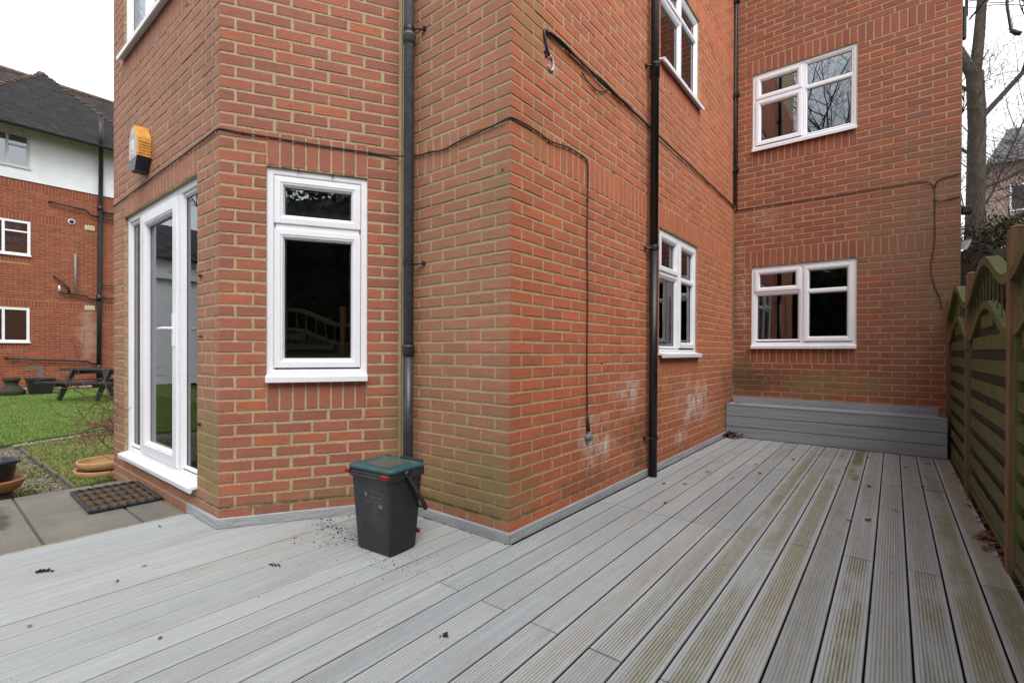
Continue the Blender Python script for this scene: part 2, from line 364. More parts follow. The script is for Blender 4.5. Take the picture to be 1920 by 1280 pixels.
bld = thing('brick_apartment_building', 'large red brick block of flats with angled bay, white windows and drainpipes beside the deck', 'building', (-2.5, 4.6, 0))
wA, wB, wC, wD, wE = Wall('A', AL, AB), Wall('B', AB, BC), Wall('C', BC, CD), Wall('D', CD, DE), Wall('E', DE, EF, zoff=.149)
ua = lambda X: X-AL[0]
wA.op = [(ua(-5.41), ua(-3.66), .17, 2.294), (ua(-5.41), ua(-3.66), 3.719, 4.844)]
wA.so = [(ua(-5.41), ua(-3.66), 2.294, 2.519), (ua(-5.41), ua(-3.66), 3.494, 3.719), (ua(-5.41), ua(-3.66), 4.844, 5.069)]
wB.op = [(.262, .885, .944, 2.294)]; wB.so = [(.262, .885, 2.294, 2.519), (.262, .885, .719, .944)]
wC.so = [(.012, .56, 2.294, 2.519)]
wD.op = [(2.258, 3.385, 1.094, 2.294), (2.258, 3.41, 3.869, 4.844)]
wD.so = [(.223, wD.L-.01, 2.294, 2.519), (2.258, 3.385, .869, 1.094), (2.258, 3.41, 3.644, 3.869), (.223, wD.L-.01, 4.844, 5.069)]
wE.op = [(.237, 1.392, 1.199, 2.249), (.237, 1.383, 3.824, 4.824)]
wE.so = [(.15, 2.08, 2.249, 2.474), (.15, 1.392, .974, 1.199), (.237, 1.383, 3.599, 3.824), (.237, 1.383, 4.824, 5.024), (1.383, 2.08, 4.799, 5.024), (.15, .237, 4.799, 5.024)]
# corner bricks
def corner(wl, wr, sizes, ztop=6.1):
    zoff = wl.zoff; k = math.ceil((wl.zbot-zoff)/.075)
    while zoff+k*.075 < ztop-.01:
        z0 = zoff+k*.075; la, lb = sizes(k)
        t = None
        put_brick(wl.key+wr.key, [wl.plan(wl.L-la+.005), wl.plan(wl.L), wr.plan(lb-.005)], z0+.0058, z0+.0692, tone=random.uniform(.3, 1) if la < .08 else None)
        k += 1
even = lambda k: k % 2 == 0
szAB = lambda k: (.062, .185) if even(k) else (.115, .085)
szCD = lambda k: (.1125, .225) if even(k) else (.225, .1125)
corner(wA, wB, szAB); corner(wC, wD, szCD)
wA.lay(lambda k: 0, lambda k: wA.L-szAB(k)[0], phase=lambda k: (wA.L-(.062 if even(k) else .225)) % .225)
wB.lay(lambda k: szAB(k)[1], lambda k: wB.L-.014, perp=.0165, phase=lambda k: szAB(k)[1] % .225, jit=.004)
wC.lay(lambda k: .008, lambda k: wC.L-szCD(k)[0], phase=wC.L % .1125, parity=1 if even(round((wC.L-wC.L % .1125)/.1125)) else 0)
wD.lay(lambda k: szCD(k)[1], lambda k: wD.L-.008, phase=0., parity=0)
wE.lay(lambda k: .01, lambda k: wE.L, phase=.04)
ALLB.sort(key=lambda b: -b[0])
WO = {}
for w in (wA, wB, wC, wD, wE): WO[w.key] = w.mortar(bld)
rest = {k: MB() for k in BM}
def split_sides(m, n0):          # a corner brick takes both walls' palettes, weathering and light in the colour: second material from the arris on
    n = 7; mid = 3
    for r in range(5):
        for k in range(n-1):
            if k >= mid: m.mi[n0+r*(n-1)+k] = 1
rest2 = {}
for i, (sz, key, vs, fs, tone, npt) in enumerate(ALLB):
    if i < 300:
        m = MB(); m.add(vs, fs, tone, npt)
        if len(key) == 2: split_sides(m, 0)
        m.build('brick', [BM[c] for c in key], WO[key[-1]])
    elif len(key) == 2:
        m = rest2.setdefault(key, MB()); n0 = len(m.f); m.add(vs, fs, tone, npt); split_sides(m, n0)
    else: rest[key].add(vs, fs, tone, npt)
for k, m in rest.items(): m.build('brickwork', BM[k], WO[k], kind='stuff')
for k, m in rest2.items(): m.build('corner_brickwork', [BM[c] for c in k], WO[k[-1]], kind='stuff')
# closing walls, roof, and the plain end wall on the west
def closing(m):
    pts = [AL, AB, BC, CD, DE, EF]
    m.add([(AL[0], 14, -.1), (AL[0], YA, -.1), (AL[0], YA, 8.2), (AL[0], 14, 8.2)], [(0, 1, 2, 3)])
    m.add([(EF[0], YE, -.1), (EF[0], 14, -.1), (EF[0], 14, 8.2), (EF[0], YE, 8.2)], [(0, 1, 2, 3)])
    m.add([(EF[0], 14, -.1), (AL[0], 14, -.1), (AL[0], 14, 8.2), (EF[0], 14, 8.2)], [(0, 1, 2, 3)])
one('wall', BM['A'], bld, closing)
def roofm(m):
    o = .12; pl = offs([AL, AB, BC, CD, DE, EF], o)
    pl = [(AL[0]-o, 14.2), (AL[0]-o, pl[0][1])]+pl[1:-1]+[(EF[0]+o, pl[-1][1]), (EF[0]+o, 14.2)]
    n = len(pl); m.add([(x, y, 8.2) for x, y in pl]+[(x, y, 8.4) for x, y in pl], [tuple(range(n-1, -1, -1)), tuple(range(n, 2*n))]+[(i, (i+1) % n, n+(i+1) % n, n+i) for i in range(n)])
one('roof', simple('roof_dark', (.08, .075, .07), .8), bld, roofm)

# ------------------------------------------------------------------ windows
def upvc():
    n = NT('white_upvc'); col = n.mix(n.ramp(n.noise(5, 5, .7), .45, .8, 0, .5), (.79, .79, .83), (.68, .68, .67))
    z = n.xyz()[2]; col = n.mix(n.math('MULTIPLY', n.ramp(n.noise(40, 6, .8), .56, .72), .35), col, (.36, .35, .24))
    return n.out(col, .32, n.bump(n.noise(300, 2), .0004))
UPVC = upvc(); GASK = simple('black_gasket', (.012, .012, .013), .5, bump=0); SPACER = simple('spacer_bar', (.45, .46, .48), .35, Metallic=.6)
def glass_mat():
    n = NT('window_glass'); tr = n.N.new('ShaderNodeBsdfTransparent'); tr.inputs[0].default_value = (.90, .93, .92, 1)
    gl = n.N.new('ShaderNodeBsdfGlossy'); gl.inputs['Roughness'].default_value = .004; gl.inputs[0].default_value = (.95, .97, 1, 1)
    fr = n.N.new('ShaderNodeFresnel'); fr.inputs[0].default_value = 2.05; ms = n.N.new('ShaderNodeMixShader')
    n.L.new(n.bump(n.noise(1.7, 1), .0012), gl.inputs['Normal'])
    df = n.N.new('ShaderNodeBsdfDiffuse'); df.inputs[0].default_value = (.5, .5, .5, 1); m2 = n.N.new('ShaderNodeMixShader')
    n.L.new(n.math('MULTIPLY', n.ramp(n.noise(90, 5, .8), .6, .8), .12), m2.inputs[0])
    n.L.new(fr.outputs[0], ms.inputs[0]); n.L.new(tr.outputs[0], ms.inputs[1]); n.L.new(gl.outputs[0], ms.inputs[2])
    n.L.new(ms.outputs[0], m2.inputs[1]); n.L.new(df.outputs[0], m2.inputs[2]); n.L.new(m2.outputs[0], n.o.inputs[0]); return n.m
GLASS = glass_mat()
def ring(m, w, u0, u1, z0, z1, prof):
    k = len(prof); vs = []
    for cu, cz, su, sz in ((u0, z0, 1, 1), (u1, z0, -1, 1), (u1, z1, -1, -1), (u0, z1, 1, -1)):
        for i, d in prof: vs.append(w.p(cu+su*i, d, cz+sz*i))
    fs = [(c*k+i, ((c+1) % 4)*k+i, ((c+1) % 4)*k+i+1, c*k+i+1) for c in range(4) for i in range(k-1)]
    m.add(vs, fs)
def wbox(m, w, u0, u1, d0, d1, z0, z1, c=0):
    vs = [w.p(u, d, z) for z in (z0, z1) for d in (d0, d1) for u in (u0, u1)]
    m.add(vs, [(0, 1, 3, 2), (4, 6, 7, 5), (0, 4, 5, 1), (2, 3, 7, 6), (0, 2, 6, 4), (1, 5, 7, 3)])
def bar(m, w, u0, u1, z0, z1, d0, d1, vert, c=.006):     # glazing bar with sloped sides
    if vert: sec = [(u0, d0), (u0, d1-c), (u0+c, d1), (u1-c, d1), (u1, d1-c), (u1, d0)]; vs = [w.p(u, d, z) for z in (z0, z1) for u, d in sec]
    else: sec = [(z0, d0), (z0, d1-c), (z0+c, d1), (z1-c, d1), (z1, d1-c), (z1, d0)]; vs = [w.p(u, d, z) for u in (u0, u1) for z, d in sec]
    m.add(vs, [(i, i+1, 7+i, 6+i) for i in range(5)]+[(5, 0, 6, 11), (5, 4, 3, 2, 1, 0), (6, 7, 8, 9, 10, 11)])
ROOM = simple('room_dark', (.045, .038, .034), .9, bump=0)
def window(w, name, u0, u1, z0, z1, cols, fd=-.022, sill=.045, room=(.045,), bw=.045, sw=.06, sillh=.035, sillx=(0, 0)):
    fo = MB(); ring(fo, w, u0, u1, z0, z1, [(0, -.10), (0, fd), (bw-.012, fd), (bw-.005, fd-.003), (bw, fd-.012), (bw, -.10)])
    fr = fo
    for a, b in zip(cols[:-1], cols[1:]): bar(fr, w, a[1], b[0], z0+bw, z1-bw, -.10, fd, True)
    for (a, b, cells) in cols:
        for lo, hi in zip(cells[:-1], cells[1:]): bar(fr, w, a, b, lo[1], hi[0], -.10, fd, False)
    fobj = fr.build(name, UPVC, bld)
    for (a, b, cells) in cols:
        for (za, zb, kind, bars) in cells:
            gd = fd-.03
            if kind.startswith('sash'):
                s_ = float(kind[4:] or sw); m = MB()
                ring(m, w, a-.008, b+.008, za-.008, zb+.008, [(0, fd-.004), (0, fd+.008), (.003, fd+.012), (s_-.026, fd+.013), (s_-.022, fd+.009), (s_-.012, fd+.007), (s_-.002, fd-.010), (s_, gd)])
                for zc in bars: bar(m, w, a+s_-.01, b-s_+.01, zc-.028, zc+.028, gd, fd+.004, False, .012)
                m.build('sash', UPVC, fobj); i = s_-.008
            else:
                m = MB(); ring(m, w, a, b, za, zb, [(0, fd-.012), (.004, fd-.006), (.012, fd-.008), (.022, fd-.022), (.023, gd)])
                for zc in bars: bar(m, w, a+.01, b-.01, zc-.028, zc+.028, gd, fd-.002, False, .012)
                m.build('glazing_bead', UPVC, fobj); i = .023
            edges = [za+i]+[e for zc in bars for e in (zc-.028, zc+.028)]+[zb-i]
            for q in range(0, len(edges), 2):
                g0, g1 = edges[q], edges[q+1]
                one('seal', GASK, fobj, lambda m: ring(m, w, a+i-.001, b-i+.001, g0-.001, g1+.001, [(0, gd+.003), (.004, gd+.002), (.004, gd-.004)]))
                one('spacer_bar', SPACER, fobj, lambda m: ring(m, w, a+i+.003, b-i-.003, g0+.003, g1-.003, [(0, gd-.008), (.006, gd-.008), (.006, gd-.02)]))
                one('pane', GLASS, fobj, lambda m: wbox(m, w, a+i, b-i, gd-.004, gd, g0, g1))
    if sill:
        m = MB(); sx0, sx1 = u0-sillx[0], u1+sillx[1]; zt = z0+.012
        sec = [(fd, zt), (sill, zt-.014), (sill+.002, zt-.018), (sill, zt-sillh-.016), (sill-.012, zt-sillh-.018), (sill-.016, zt-.028), (fd, zt-.022)]
        m.add([w.p(u, d, z) for u in (sx0, sx1) for d, z in sec], [(i, (i+1) % 7, 7+(i+1) % 7, 7+i) for i in range(7)]+[tuple(range(6, -1, -1)), tuple(range(7, 14))])
        m.build('sill', UPVC, fobj)
    # the room behind, an open-fronted box
    e = .25; D0, D1 = -.262, -2.2
    m = MB(); c = [(u0-e, z0-.5), (u1+e, z0-.5), (u1+e, z1+.2), (u0-e, z1+.2)]
    vs = [w.p(u, d, z) for d in (D0, D1) for u, z in c]
    o_ = [(u0-.003, z0-.003), (u1+.003, z0-.003), (u1+.003, z1+.003), (u0-.003, z1+.003)]
    vs += [w.p(u, D0, z) for u, z in o_]
    m.add(vs, [(4, 5, 6, 7)]+[(i, (i+1) % 4, 4+(i+1) % 4, 4+i) for i in range(4)]+[(i, (i+1) % 4, 8+(i+1) % 4, 8+i) for i in range(4)])
    m.build('room_wall', ROOM, fobj)
    return fobj
b = .045
B_ = window(wB, 'window', .262, .885, .944, 2.294, [(.262+.052, .885-.052, [(1.005, 1.895, 'sash.062', []), (1.945, 2.235, 'sash.062', [])])])
window(wE, 'window', .237, 1.392, 1.199, 2.249, [(.282, .798, [(1.26, 1.885, 'fixed', []), (1.925, 2.198, 'sash', [])]), (.848, 1.345, [(1.262, 2.198, 'sash', [1.886])])])
window(wE, 'window', .237, 1.383, 3.824, 4.824, [(.282, .798, [(3.885, 4.455, 'sash', []), (4.495, 4.775, 'sash', [])]), (.84, 1.338, [(3.872, 4.785, 'fixed', [4.472])])])
window(wD, 'window', 2.258, 3.385, 1.094, 2.294, [(2.303, 2.79, [(1.145, 1.85, 'fixed', []), (1.9, 2.245, 'sash', [])]), (2.85, 3.338, [(1.16, 2.24, 'sash', [1.868])])], sillx=(.02, .02), sill=.05)
window(wD, 'window', 2.258, 3.41, 3.869, 4.844, [(2.303, 2.835, [(3.92, 4.50, 'fixed', []), (4.55, 4.80, 'sash', [])]), (2.885, 3.36, [(3.92, 4.795, 'fixed', [4.60])])], sillx=(.02, .02), sill=.05)
window(wA, 'window', ua(-5.41), ua(-3.66), 3.719, 4.844, [(ua(-5.36), ua(-4.80), [(3.78, 4.79, 'sash', [])]), (ua(-4.75), ua(-4.25), [(3.77, 4.79, 'fixed', [])]), (ua(-4.20), ua(-3.71), [(3.78, 4.79, 'sash', [])])], sill=.05, sillx=(.02, .02))
door = window(wA, 'patio_door', ua(-5.41), ua(-3.66), .19, 2.294, [(ua(-5.355), ua(-5.06), [(.25, 2.235, 'fixed', [])]), (ua(-4.97), ua(-4.13), [(.25, 2.235, 'sash.105', [])]), (ua(-4.05), ua(-3.715), [(.25, 2.235, 'fixed', [])])],
              fd=-.03, sill=.045, bw=.05, sillx=(.0, .0), sillh=.03)
door['label'] = 'white glazed patio door between two narrow fixed lights'
def hnd(m):
    u = ua(-4.165); wbox(m, wA, u-.014, u+.014, -.018, -.006, 1.14, 1.38); m.tube([wA.p(u, -.01, 1.27), wA.p(u, .035, 1.27), wA.p(u-.02, .045, 1.27), wA.p(u-.13, .045, 1.268)], .010, 10)
one('handle', UPVC, door, hnd)
# blinds and curtains hung inside the rooms
CURT = simple('curtain_cloth', (.33, .30, .27), .9, .25, 8); BLIND = simple('roller_blind', (.38, .38, .37), .9)
def vblind(m, w, u0, u1, z0, z1, d=-.30, step=.1):
    u = u0
    while u < u1-.02:
        a = random.uniform(.25, .5); m.add([w.p(u, d, z0), w.p(u+step*.85, d-step*a, z0), w.p(u+step*.85, d-step*a, z1), w.p(u, d, z1)], [(0, 1, 2, 3)], random.random()); u += step
one('vertical_blind', simple('pale_blind', (.72, .70, .66), .9, .1, 8), door, lambda m: vblind(m, wA, ua(-5.38), ua(-3.7), .3, 2.28))
one('roller_blind', BLIND, B_, lambda m: wbox(m, wB, .29, .86, -.27, -.265, 2.06, 2.28))
def folds(m, w, u0, u1, z0, z1, d=-.31):
    n = 26; vs = []
    for k in range(n+1):
        u = u0+(u1-u0)*k/n; dd = d+.03*math.sin(k*1.9)+.008*math.sin(k*5.1); vs += [w.p(u, dd, z0), w.p(u, dd, z1)]
    m.add(vs, [(2*k, 2*k+2, 2*k+3, 2*k+1) for k in range(n)])
for wn, u0, u1, z0, z1 in ((wD, 2.95, 3.40, 1.0, 2.3), (wD, 2.26, 2.45, 3.8, 4.85), (wD, 3.1, 3.4, 3.8, 4.85), (wE, 1.3, 1.42, 1.15, 2.25)):
    one('curtain', CURT, bld, lambda m: folds(m, wn, u0, u1, z0, z1))
# small details on the brickwork: stubs of old fixings
def screws(m):
    for w, u, z, r in ((wA, ua(-3.58), 1.60, .010), (wA, ua(-3.60), .62, .011), (wA, ua(-3.57), 1.20, .006)): m.tube([w.p(u, -.01, z), w.p(u, .018, z)], r, 8)
    for w, u, z in ((wD, .95, .27), (wD, 1.15, .52), (wD, 1.12, 1.02), (wD, 1.12, 1.55), (wD, 2.6, .40), (wD, 2.75, .24), (wD, 3.3, .32), (wD, 3.6, .46), (wD, 4.1, .52), (wD, 4.4, .46), (wC, .1, 1.2), (wD, .95, 2.62), (wD, 1.3, 2.52), (wC, .92, 2.17), (wB, .45, 2.29), (wB, .66, 2.285)):
        m.tube([w.p(u, -.01, z), w.p(u, .003, z)], .007, 6)
one('fixing_plug', simple('old_fixing', (.03, .028, .025), .7, bump=0), bld, screws)

# ------------------------------------------------------------------ decking
DX0, BP = -3.782, .1362
gaps = [.336-BP*k for k in range(-1, 32)]            # gap positions going left from the last board's left edge
def deck_mat():
    n = NT('composite_decking'); x, y, z = n.xyz(); t = n.attr()
    col = n.mix(t, (.355, .378, .385), (.435, .455, .458))
    st = n.noise(1, 6, .75, stretch=(200, 3, 20)); col = n.mix(n.ramp(st, .3, .7, 0, .5), col, (.24, .25, .26))
    st2 = n.noise(1, 4, .6, stretch=(60, 1.6, 20)); col = n.mix(n.ramp(st2, .45, .75, 0, .6), col, (.50, .50, .48))
    fr = n.math('FRACT', n.math('DIVIDE', n.math('SUBTRACT', x, .336), BP))
    mid = n.math('MULTIPLY', n.ramp(fr, .12, .3), n.ramp(fr, .9, .72))
    # dirt and algae caught in the grooves: brown everywhere in patches, green by the fence
    grv = n.math('ADD', .35, n.math('MULTIPLY', .75, n.ramp(z, -.0002, -.0018, 0, 1)))
    br = n.math('MULTIPLY', n.ramp(n.noise(1, 6, .65, stretch=(4.5, 1.4, 1)), .48, .72), n.ramp(n.noise(1, 5, .8, stretch=(90, 9, 1)), .35, .65, .2, 1))
    col = n.mix(n.math('MULTIPLY', n.math('MULTIPLY', br, grv), .8), col, (.24, .19, .12))
    col = n.mix(n.math('MULTIPLY', n.ramp(z, -.0004, -.0016, 0, 1), .30), col, (.14, .15, .15))  # boards tinted darker with groove depth
    gz = n.math('MULTIPLY', n.math('MULTIPLY', n.ramp(x, -1.15, -.45), n.ramp(t, .2, .6, .4, 1.5)), n.ramp(n.noise(1, 5, .65, stretch=(3.2, .8, 1)), .33, .55))
    gz = n.math('MULTIPLY', n.math('MULTIPLY', gz, mid), n.ramp(n.noise(1, 5, .8, stretch=(120, 12, 1)), .3, .65, .25, 1))
    col = n.mix(n.math('MULTIPLY', n.math('MULTIPLY', gz, grv), 1.1, clamp=True), col, (.14, .125, .025))
    fence_shade = n.math('MULTIPLY', n.ramp(x, -.2, .45), n.ramp(n.noise(3, 4), .3, .6, .4, 1)); col = n.mix(n.math('MULTIPLY', fence_shade, .35), col, (.15, .165, .17))  # boards greyed towards the fence: its shade put into the colour
    hv = n.math('FRACT', n.math('MULTIPLY', t, 7.31)); col = n.mix(n.ramp(hv, .45, 1, 0, .14), col, (.47, .43, .35)); col = n.mix(n.ramp(hv, .3, 0, 0, .16), col, (.30, .35, .38))
    col = n.mix(n.ramp(z, -.0035, -.0075), col, (.016, .016, .018))  # board sides blackened so gaps read dark: shade painted into the colour
    rg = n.ramp(n.noise(8, 4), .3, .7, .42, .62)
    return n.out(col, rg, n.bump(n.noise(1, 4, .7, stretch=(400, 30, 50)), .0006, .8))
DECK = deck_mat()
deck = thing('decking', None, None, (-1.6, 2, 0)); deck['kind'] = 'structure'; deck['label'] = 'grey grooved composite decking running along the building to the back wall'
def bprof(w):                                         # board section: flat margins, nine grooves
    pts = [(0, -.022), (0, -.003), (.003, 0)]; m = .0095; n = 9; p = (w-2*m)/n
    for k in range(n):
        a = m+k*p; pts += [(a+p*.27, 0), (a+p*.38, -.0018), (a+p*.62, -.0018), (a+p*.73, 0)]
    pts += [(w-.003, 0), (w, -.003), (w, -.022)]; return pts
def board(x0, w, y0, y1):
    m = MB(); pr = bprof(w); k = len(pr); dz = random.uniform(-.0012, .0006); tl = random.uniform(-.0008, .0008)
    t = random.random()
    ys = [y0, y1]; vs = [(x0+a, y, b+dz+tl*(a/w-.5)) for y in ys for a, b in pr]
    m.add(vs, [(i, i+1, k+i+1, k+i) for i in range(k-1)]+[tuple(range(k)), tuple(range(2*k-1, k-1, -1))], t)
    m.build('decking_board', DECK, deck)
def y_end(x0, x1):
    if x1 <= AB[0]: return YA-.0
    if x0 >= XD: return 6.76
    if x1 > BC[0]: return YC
    return YA+(x1-AB[0])*(YC-YA)/(BC[0]-AB[0])+.02
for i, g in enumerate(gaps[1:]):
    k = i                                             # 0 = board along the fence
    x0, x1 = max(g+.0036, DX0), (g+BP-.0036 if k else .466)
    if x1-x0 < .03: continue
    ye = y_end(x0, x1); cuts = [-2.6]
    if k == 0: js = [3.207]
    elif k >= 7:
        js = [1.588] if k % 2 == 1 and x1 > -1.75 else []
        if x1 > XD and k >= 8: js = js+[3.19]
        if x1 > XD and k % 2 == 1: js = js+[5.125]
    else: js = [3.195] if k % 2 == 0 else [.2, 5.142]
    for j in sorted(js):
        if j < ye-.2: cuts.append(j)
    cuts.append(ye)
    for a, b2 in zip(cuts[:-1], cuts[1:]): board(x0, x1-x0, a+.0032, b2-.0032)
one('gap_shade_sheet', simple('gap_shade_dark', (.02, .02, .022), .9, bump=0), deck, lambda m: m.box((DX0+.02, -2.6, -.10), (.46, 6.76, -.06)))  # dark sheet standing in for the shade below the gaps
# facia strip seen along the left edge of the boards
# trim boards round the foot of the wall
def trim_mat(name, along):
    n = NT(name); s_ = {'x': (2, 60, 60), 'y': (60, 2, 60), 'd': (8, 8, 90)}[along]
    a = n.noise(1, 7, .7, stretch=s_); col = n.mix(n.ramp(a, .3, .7), (.25, .265, .28), (.40, .41, .42))
    l = n.ramp(n.noise(1, 3, .8, stretch=tuple(v*2.5 for v in s_)), .58, .64); col = n.mix(n.math('MULTIPLY', l, .5), col, (.14, .14, .145))
    d = n.math('MULTIPLY', n.ramp(n.noise(14, 6, .8), .55, .7), n.ramp(n.xyz()[2], .05, 0, 0, 1)); col = n.mix(n.math('MULTIPLY', d, .8), col, (.04, .035, .03))
    return n.out(col, .5, n.bump(n.noise(1, 5, .7, stretch=tuple(v*3 for v in s_)), .0012))
TX, TY, TD = trim_mat('trim_grain_across', 'x'), trim_mat('trim_grain_along', 'y'), trim_mat('trim_grain_bay', 'd')
trim = thing('edging_trim', 'low grey composite edging strip running round the foot of the brick wall', 'trim', (-1.72, 2.14, 0))
line = [(-3.79, YA), AB, BC, CD, (XD, 6.75)]
inner = offs(line, .0035); outer = offs(line, .022)
for i, mt in enumerate((TX, TD, TX, TY)):
    segs = [(.001, .9985)] if i < 3 else [(.0005, .285), (.2865, .80), (.8015, 1)]
    for (sa, sb) in segs:
        L2 = lambda P, f: (P[i][0]+(P[i+1][0]-P[i][0])*f, P[i][1]+(P[i+1][1]-P[i][1])*f)
        a, b2, c_, d = L2(inner, sa), L2(inner, sb), L2(outer, sb), L2(outer, sa); h = .062
        m = MB(); mid = lambda p, q, f: (p[0]+(q[0]-p[0])*f, p[1]+(q[1]-p[1])*f)
        a1, b1 = mid(d, a, .15), mid(c_, b2, .15)
        m.add([a+(.003,), b2+(.003,), c_+(.003,), d+(.003,), a+(h,), b2+(h,), b1+(h,), a1+(h,), c_+(h-.003,), d+(h-.003,)],
              [(3, 2, 8, 9), (9, 8, 6, 7), (7, 6, 5, 4), (0, 4, 5, 1), (0, 3, 9, 7, 4), (1, 5, 6, 8, 2)], random.random())
        m.build('trim_board', mt, trim)
# boxed step against the far wall
BNC = NT('bench_composite'); BNC = BNC.out(BNC.mix(BNC.ramp(BNC.noise(1, 7, .75, stretch=(2, 60, 60)), .3, .7), (.20, .22, .245), (.31, .33, .355)), .5, BNC.bump(BNC.noise(1, 5, .7, stretch=(6, 160, 160)), .001))
box = thing('boxed_step', 'long low grey composite boxed bench clad in three horizontal boards against the far brick wall', 'bench', (-.64, 6.9, 0))
BX0, BX1, BYF = -1.728, .452, 6.742
for z0, z1 in ((.004, .134), (.141, .271), (.278, .411)):
    one('front_board', BNC, box, lambda m: m.cbox((BX0, BYF, z0), (BX1, BYF+.022, z1), .003))
one('top_board', BNC, box, lambda m: m.cbox((BX0, BYF-.004, .4115), (BX1, BYF+.14, .432), .004))
one('top_board', BNC, box, lambda m: m.cbox((BX0, BYF+.143, .4115), (BX1, 7.058, .432), .004))
one('end_panel', BNC, box, lambda m: m.box((BX1-.02, BYF+.024, .004), (BX1, 7.05, .409)))
one('upstand_board', BNC, box, lambda m: m.cbox((-1.715, 7.036, .4335), (.40, 7.058, .507), .003))
one('inner_frame', simple('timber_frame', (.12, .09, .06)), box, lambda m: m.box((BX0+.03, BYF+.03, .01), (BX1-.04, 7.04, .40)))

# ------------------------------------------------------------------ drainpipes and cables
GREYP = simple('grey_pvc_pipe', (.085, .09, .10), .5, .2, 12); BLACKP = simple('black_pvc_pipe', (.010, .010, .012), .42, .3, 10, dirt=((.03, .028, .025), .3)); CABM = simple('black_cable', (.022, .022, .020), .6)
DKP = simple('dark_grey_pvc_pipe', (.032, .034, .038), .38, .25, 10, dirt=((.10, .095, .085), .35))
pc = Vector((-2.562, YC-.062, 0))
dp = thing('drainpipe', 'round grey drainpipe in the inner corner behind the food bin', 'drainpipe', (pc.x, pc.y, 0))
def vpipe(m, x, y, z0, z1, r, n=20): m.tube([(x, y, z0), (x, y, z1)], r, n)
one('pipe_length', GREYP, dp, lambda m: vpipe(m, pc.x, pc.y, 1.10, 8.1, .034), True)
one('pipe_length', DKP, dp, lambda m: vpipe(m, pc.x, pc.y, .0, 1.10, .0335), True)
for z, mt in ((1.13, DKP), (3.22, GREYP)):
    one('pipe_socket', mt, dp, lambda m: m.lathe((pc.x, pc.y, z), [(.0345, -.05), (.041, -.048), (.041, .0), (.043, .002), (.043, .014), (.038, .02), (.0345, .022)]), True)
for z in (1.70, 3.27, 5.2):
    def br(m):
        m.lathe((pc.x, pc.y, z), [(.035, -.011), (.039, -.011), (.039, .011), (.035, .011)]); m.tube([(pc.x+.03, pc.y+.01, z), (pc.x+.085, pc.y+.055, z-.004)], .006, 8); m.box((pc.x+.075, pc.y+.045, z-.012), (pc.x+.098, pc.y+.063, z+.01))
    one('bracket', BLACKP, dp, br)
bp = Vector((XD+.062, 4.13, 0))
dp = thing('drainpipe', 'straight black drainpipe down the long brick side wall, ending on the deck', 'drainpipe', (bp.x, bp.y, 0))
one('pipe_length', BLACKP, dp, lambda m: vpipe(m, bp.x, bp.y, .003, 2.06, .037), True)
one('pipe_length', BLACKP, dp, lambda m: vpipe(m, bp.x, bp.y, 2.06, 8.1, .0365), True)
one('pipe_socket', BLACKP, dp, lambda m: m.lathe((bp.x, bp.y, 3.62), [(.037, -.08), (.043, -.078), (.043, .03), (.045, .032), (.045, .045), (.038, .05)]), True)
for z in (.345, 2.03, 3.64, 5.4):
    def br(m):
        m.lathe((bp.x, bp.y, z), [(.037, -.013), (.043, -.013), (.043, .013), (.037, .013)])
        for s_ in (-1, 1): m.box((XD+.001, bp.y+s_*.062-.012, z-.013), (XD+.02, bp.y+s_*.062+.012, z+.013)); m.tube([(bp.x-.01, bp.y+s_*.035, z), (XD+.012, bp.y+s_*.066, z)], .007, 8)
    one('bracket', BLACKP, dp, br)
tp = thing('overflow_pipe', 'thin black pipe running up the far inner corner of the brick walls', 'pipe', (XD+.03, YE-.03, 3.1))
one('pipe_length', BLACKP, tp, lambda m: (m.tube([(XD+.028, YE-.03, 3.12), (XD+.026, YE-.03, 4.6), (XD+.03, YE-.03, 8)], .012, 10), m.tube([(XD+.052, YE-.02, 3.05), (XD+.05, YE-.02, 8)], .007, 8)), True)
for z in (4.62, 3.6, 5.9): one('clip', BLACKP, tp, lambda m: m.box((XD+.004, YE-.05, z-.02), (XD+.075, YE-.003, z+.02)))
def cable(name, label, pts, rad, clips=(), sag=.004, step=.12, mat=None):
    pts = [Vector(p) for p in pts]; o = thing(name, label, 'cable', tuple(pts[0])); out = []
    for a, b2 in zip(pts[:-1], pts[1:]):
        n = max(1, int((b2-a).length/step))
        for k in range(n):
            q = a.lerp(b2, k/n)
            if k: q = q+Vector((0, 0, random.uniform(-sag, sag)))
            out.append(q)
    out.append(pts[-1]); sm = [out[0]]
    for i in range(len(out)-1): sm += [out[i].lerp(out[i+1], .3), out[i].lerp(out[i+1], .7)]
    sm.append(out[-1])
    one('cable_run', mat or CABM, o, lambda m: m.tube(sm, rad, 8), True)
    for c in clips: one('clip', BLACKP, o, lambda m: m.cbox((c[0]-.007, c[1]-.007, c[2]-.007), (c[0]+.007, c[1]+.007, c[2]+.007), .003))
    return o
q = .009
def onw(w, u, z, d=q): return w.p(u, d, z)
c1 = [onw(wA, 0, 2.452), onw(wA, .8, 2.462), onw(wA, 1.8, 2.470), onw(wA, wA.L-.01, 2.484), onw(wB, .01, 2.487), onw(wB, .13, 2.477), onw(wB, .5, 2.470), onw(wB, .8, 2.468), onw(wB, 1.05, 2.468), onw(wC, .05, 2.462), onw(wC, .2, 2.430), onw(wC, .30, 2.43), onw(wC, .42, 2.405), onw(wC, .55, 2.425),
      onw(wC, wC.L-.06, 2.447), onw(wC, wC.L-.004, 2.455), onw(wD, .006, 2.458), onw(wD, .2, 2.470), onw(wD, .38, 2.452), onw(wD, .62, 2.49), onw(wD, .82, 2.492), onw(wD, .868, 2.475), onw(wD, .88, 2.43), onw(wD, .872, 1.9), onw(wD, .884, 1.5), onw(wD, .876, 1.0), onw(wD, .886, .72), onw(wD, .883, .56)]
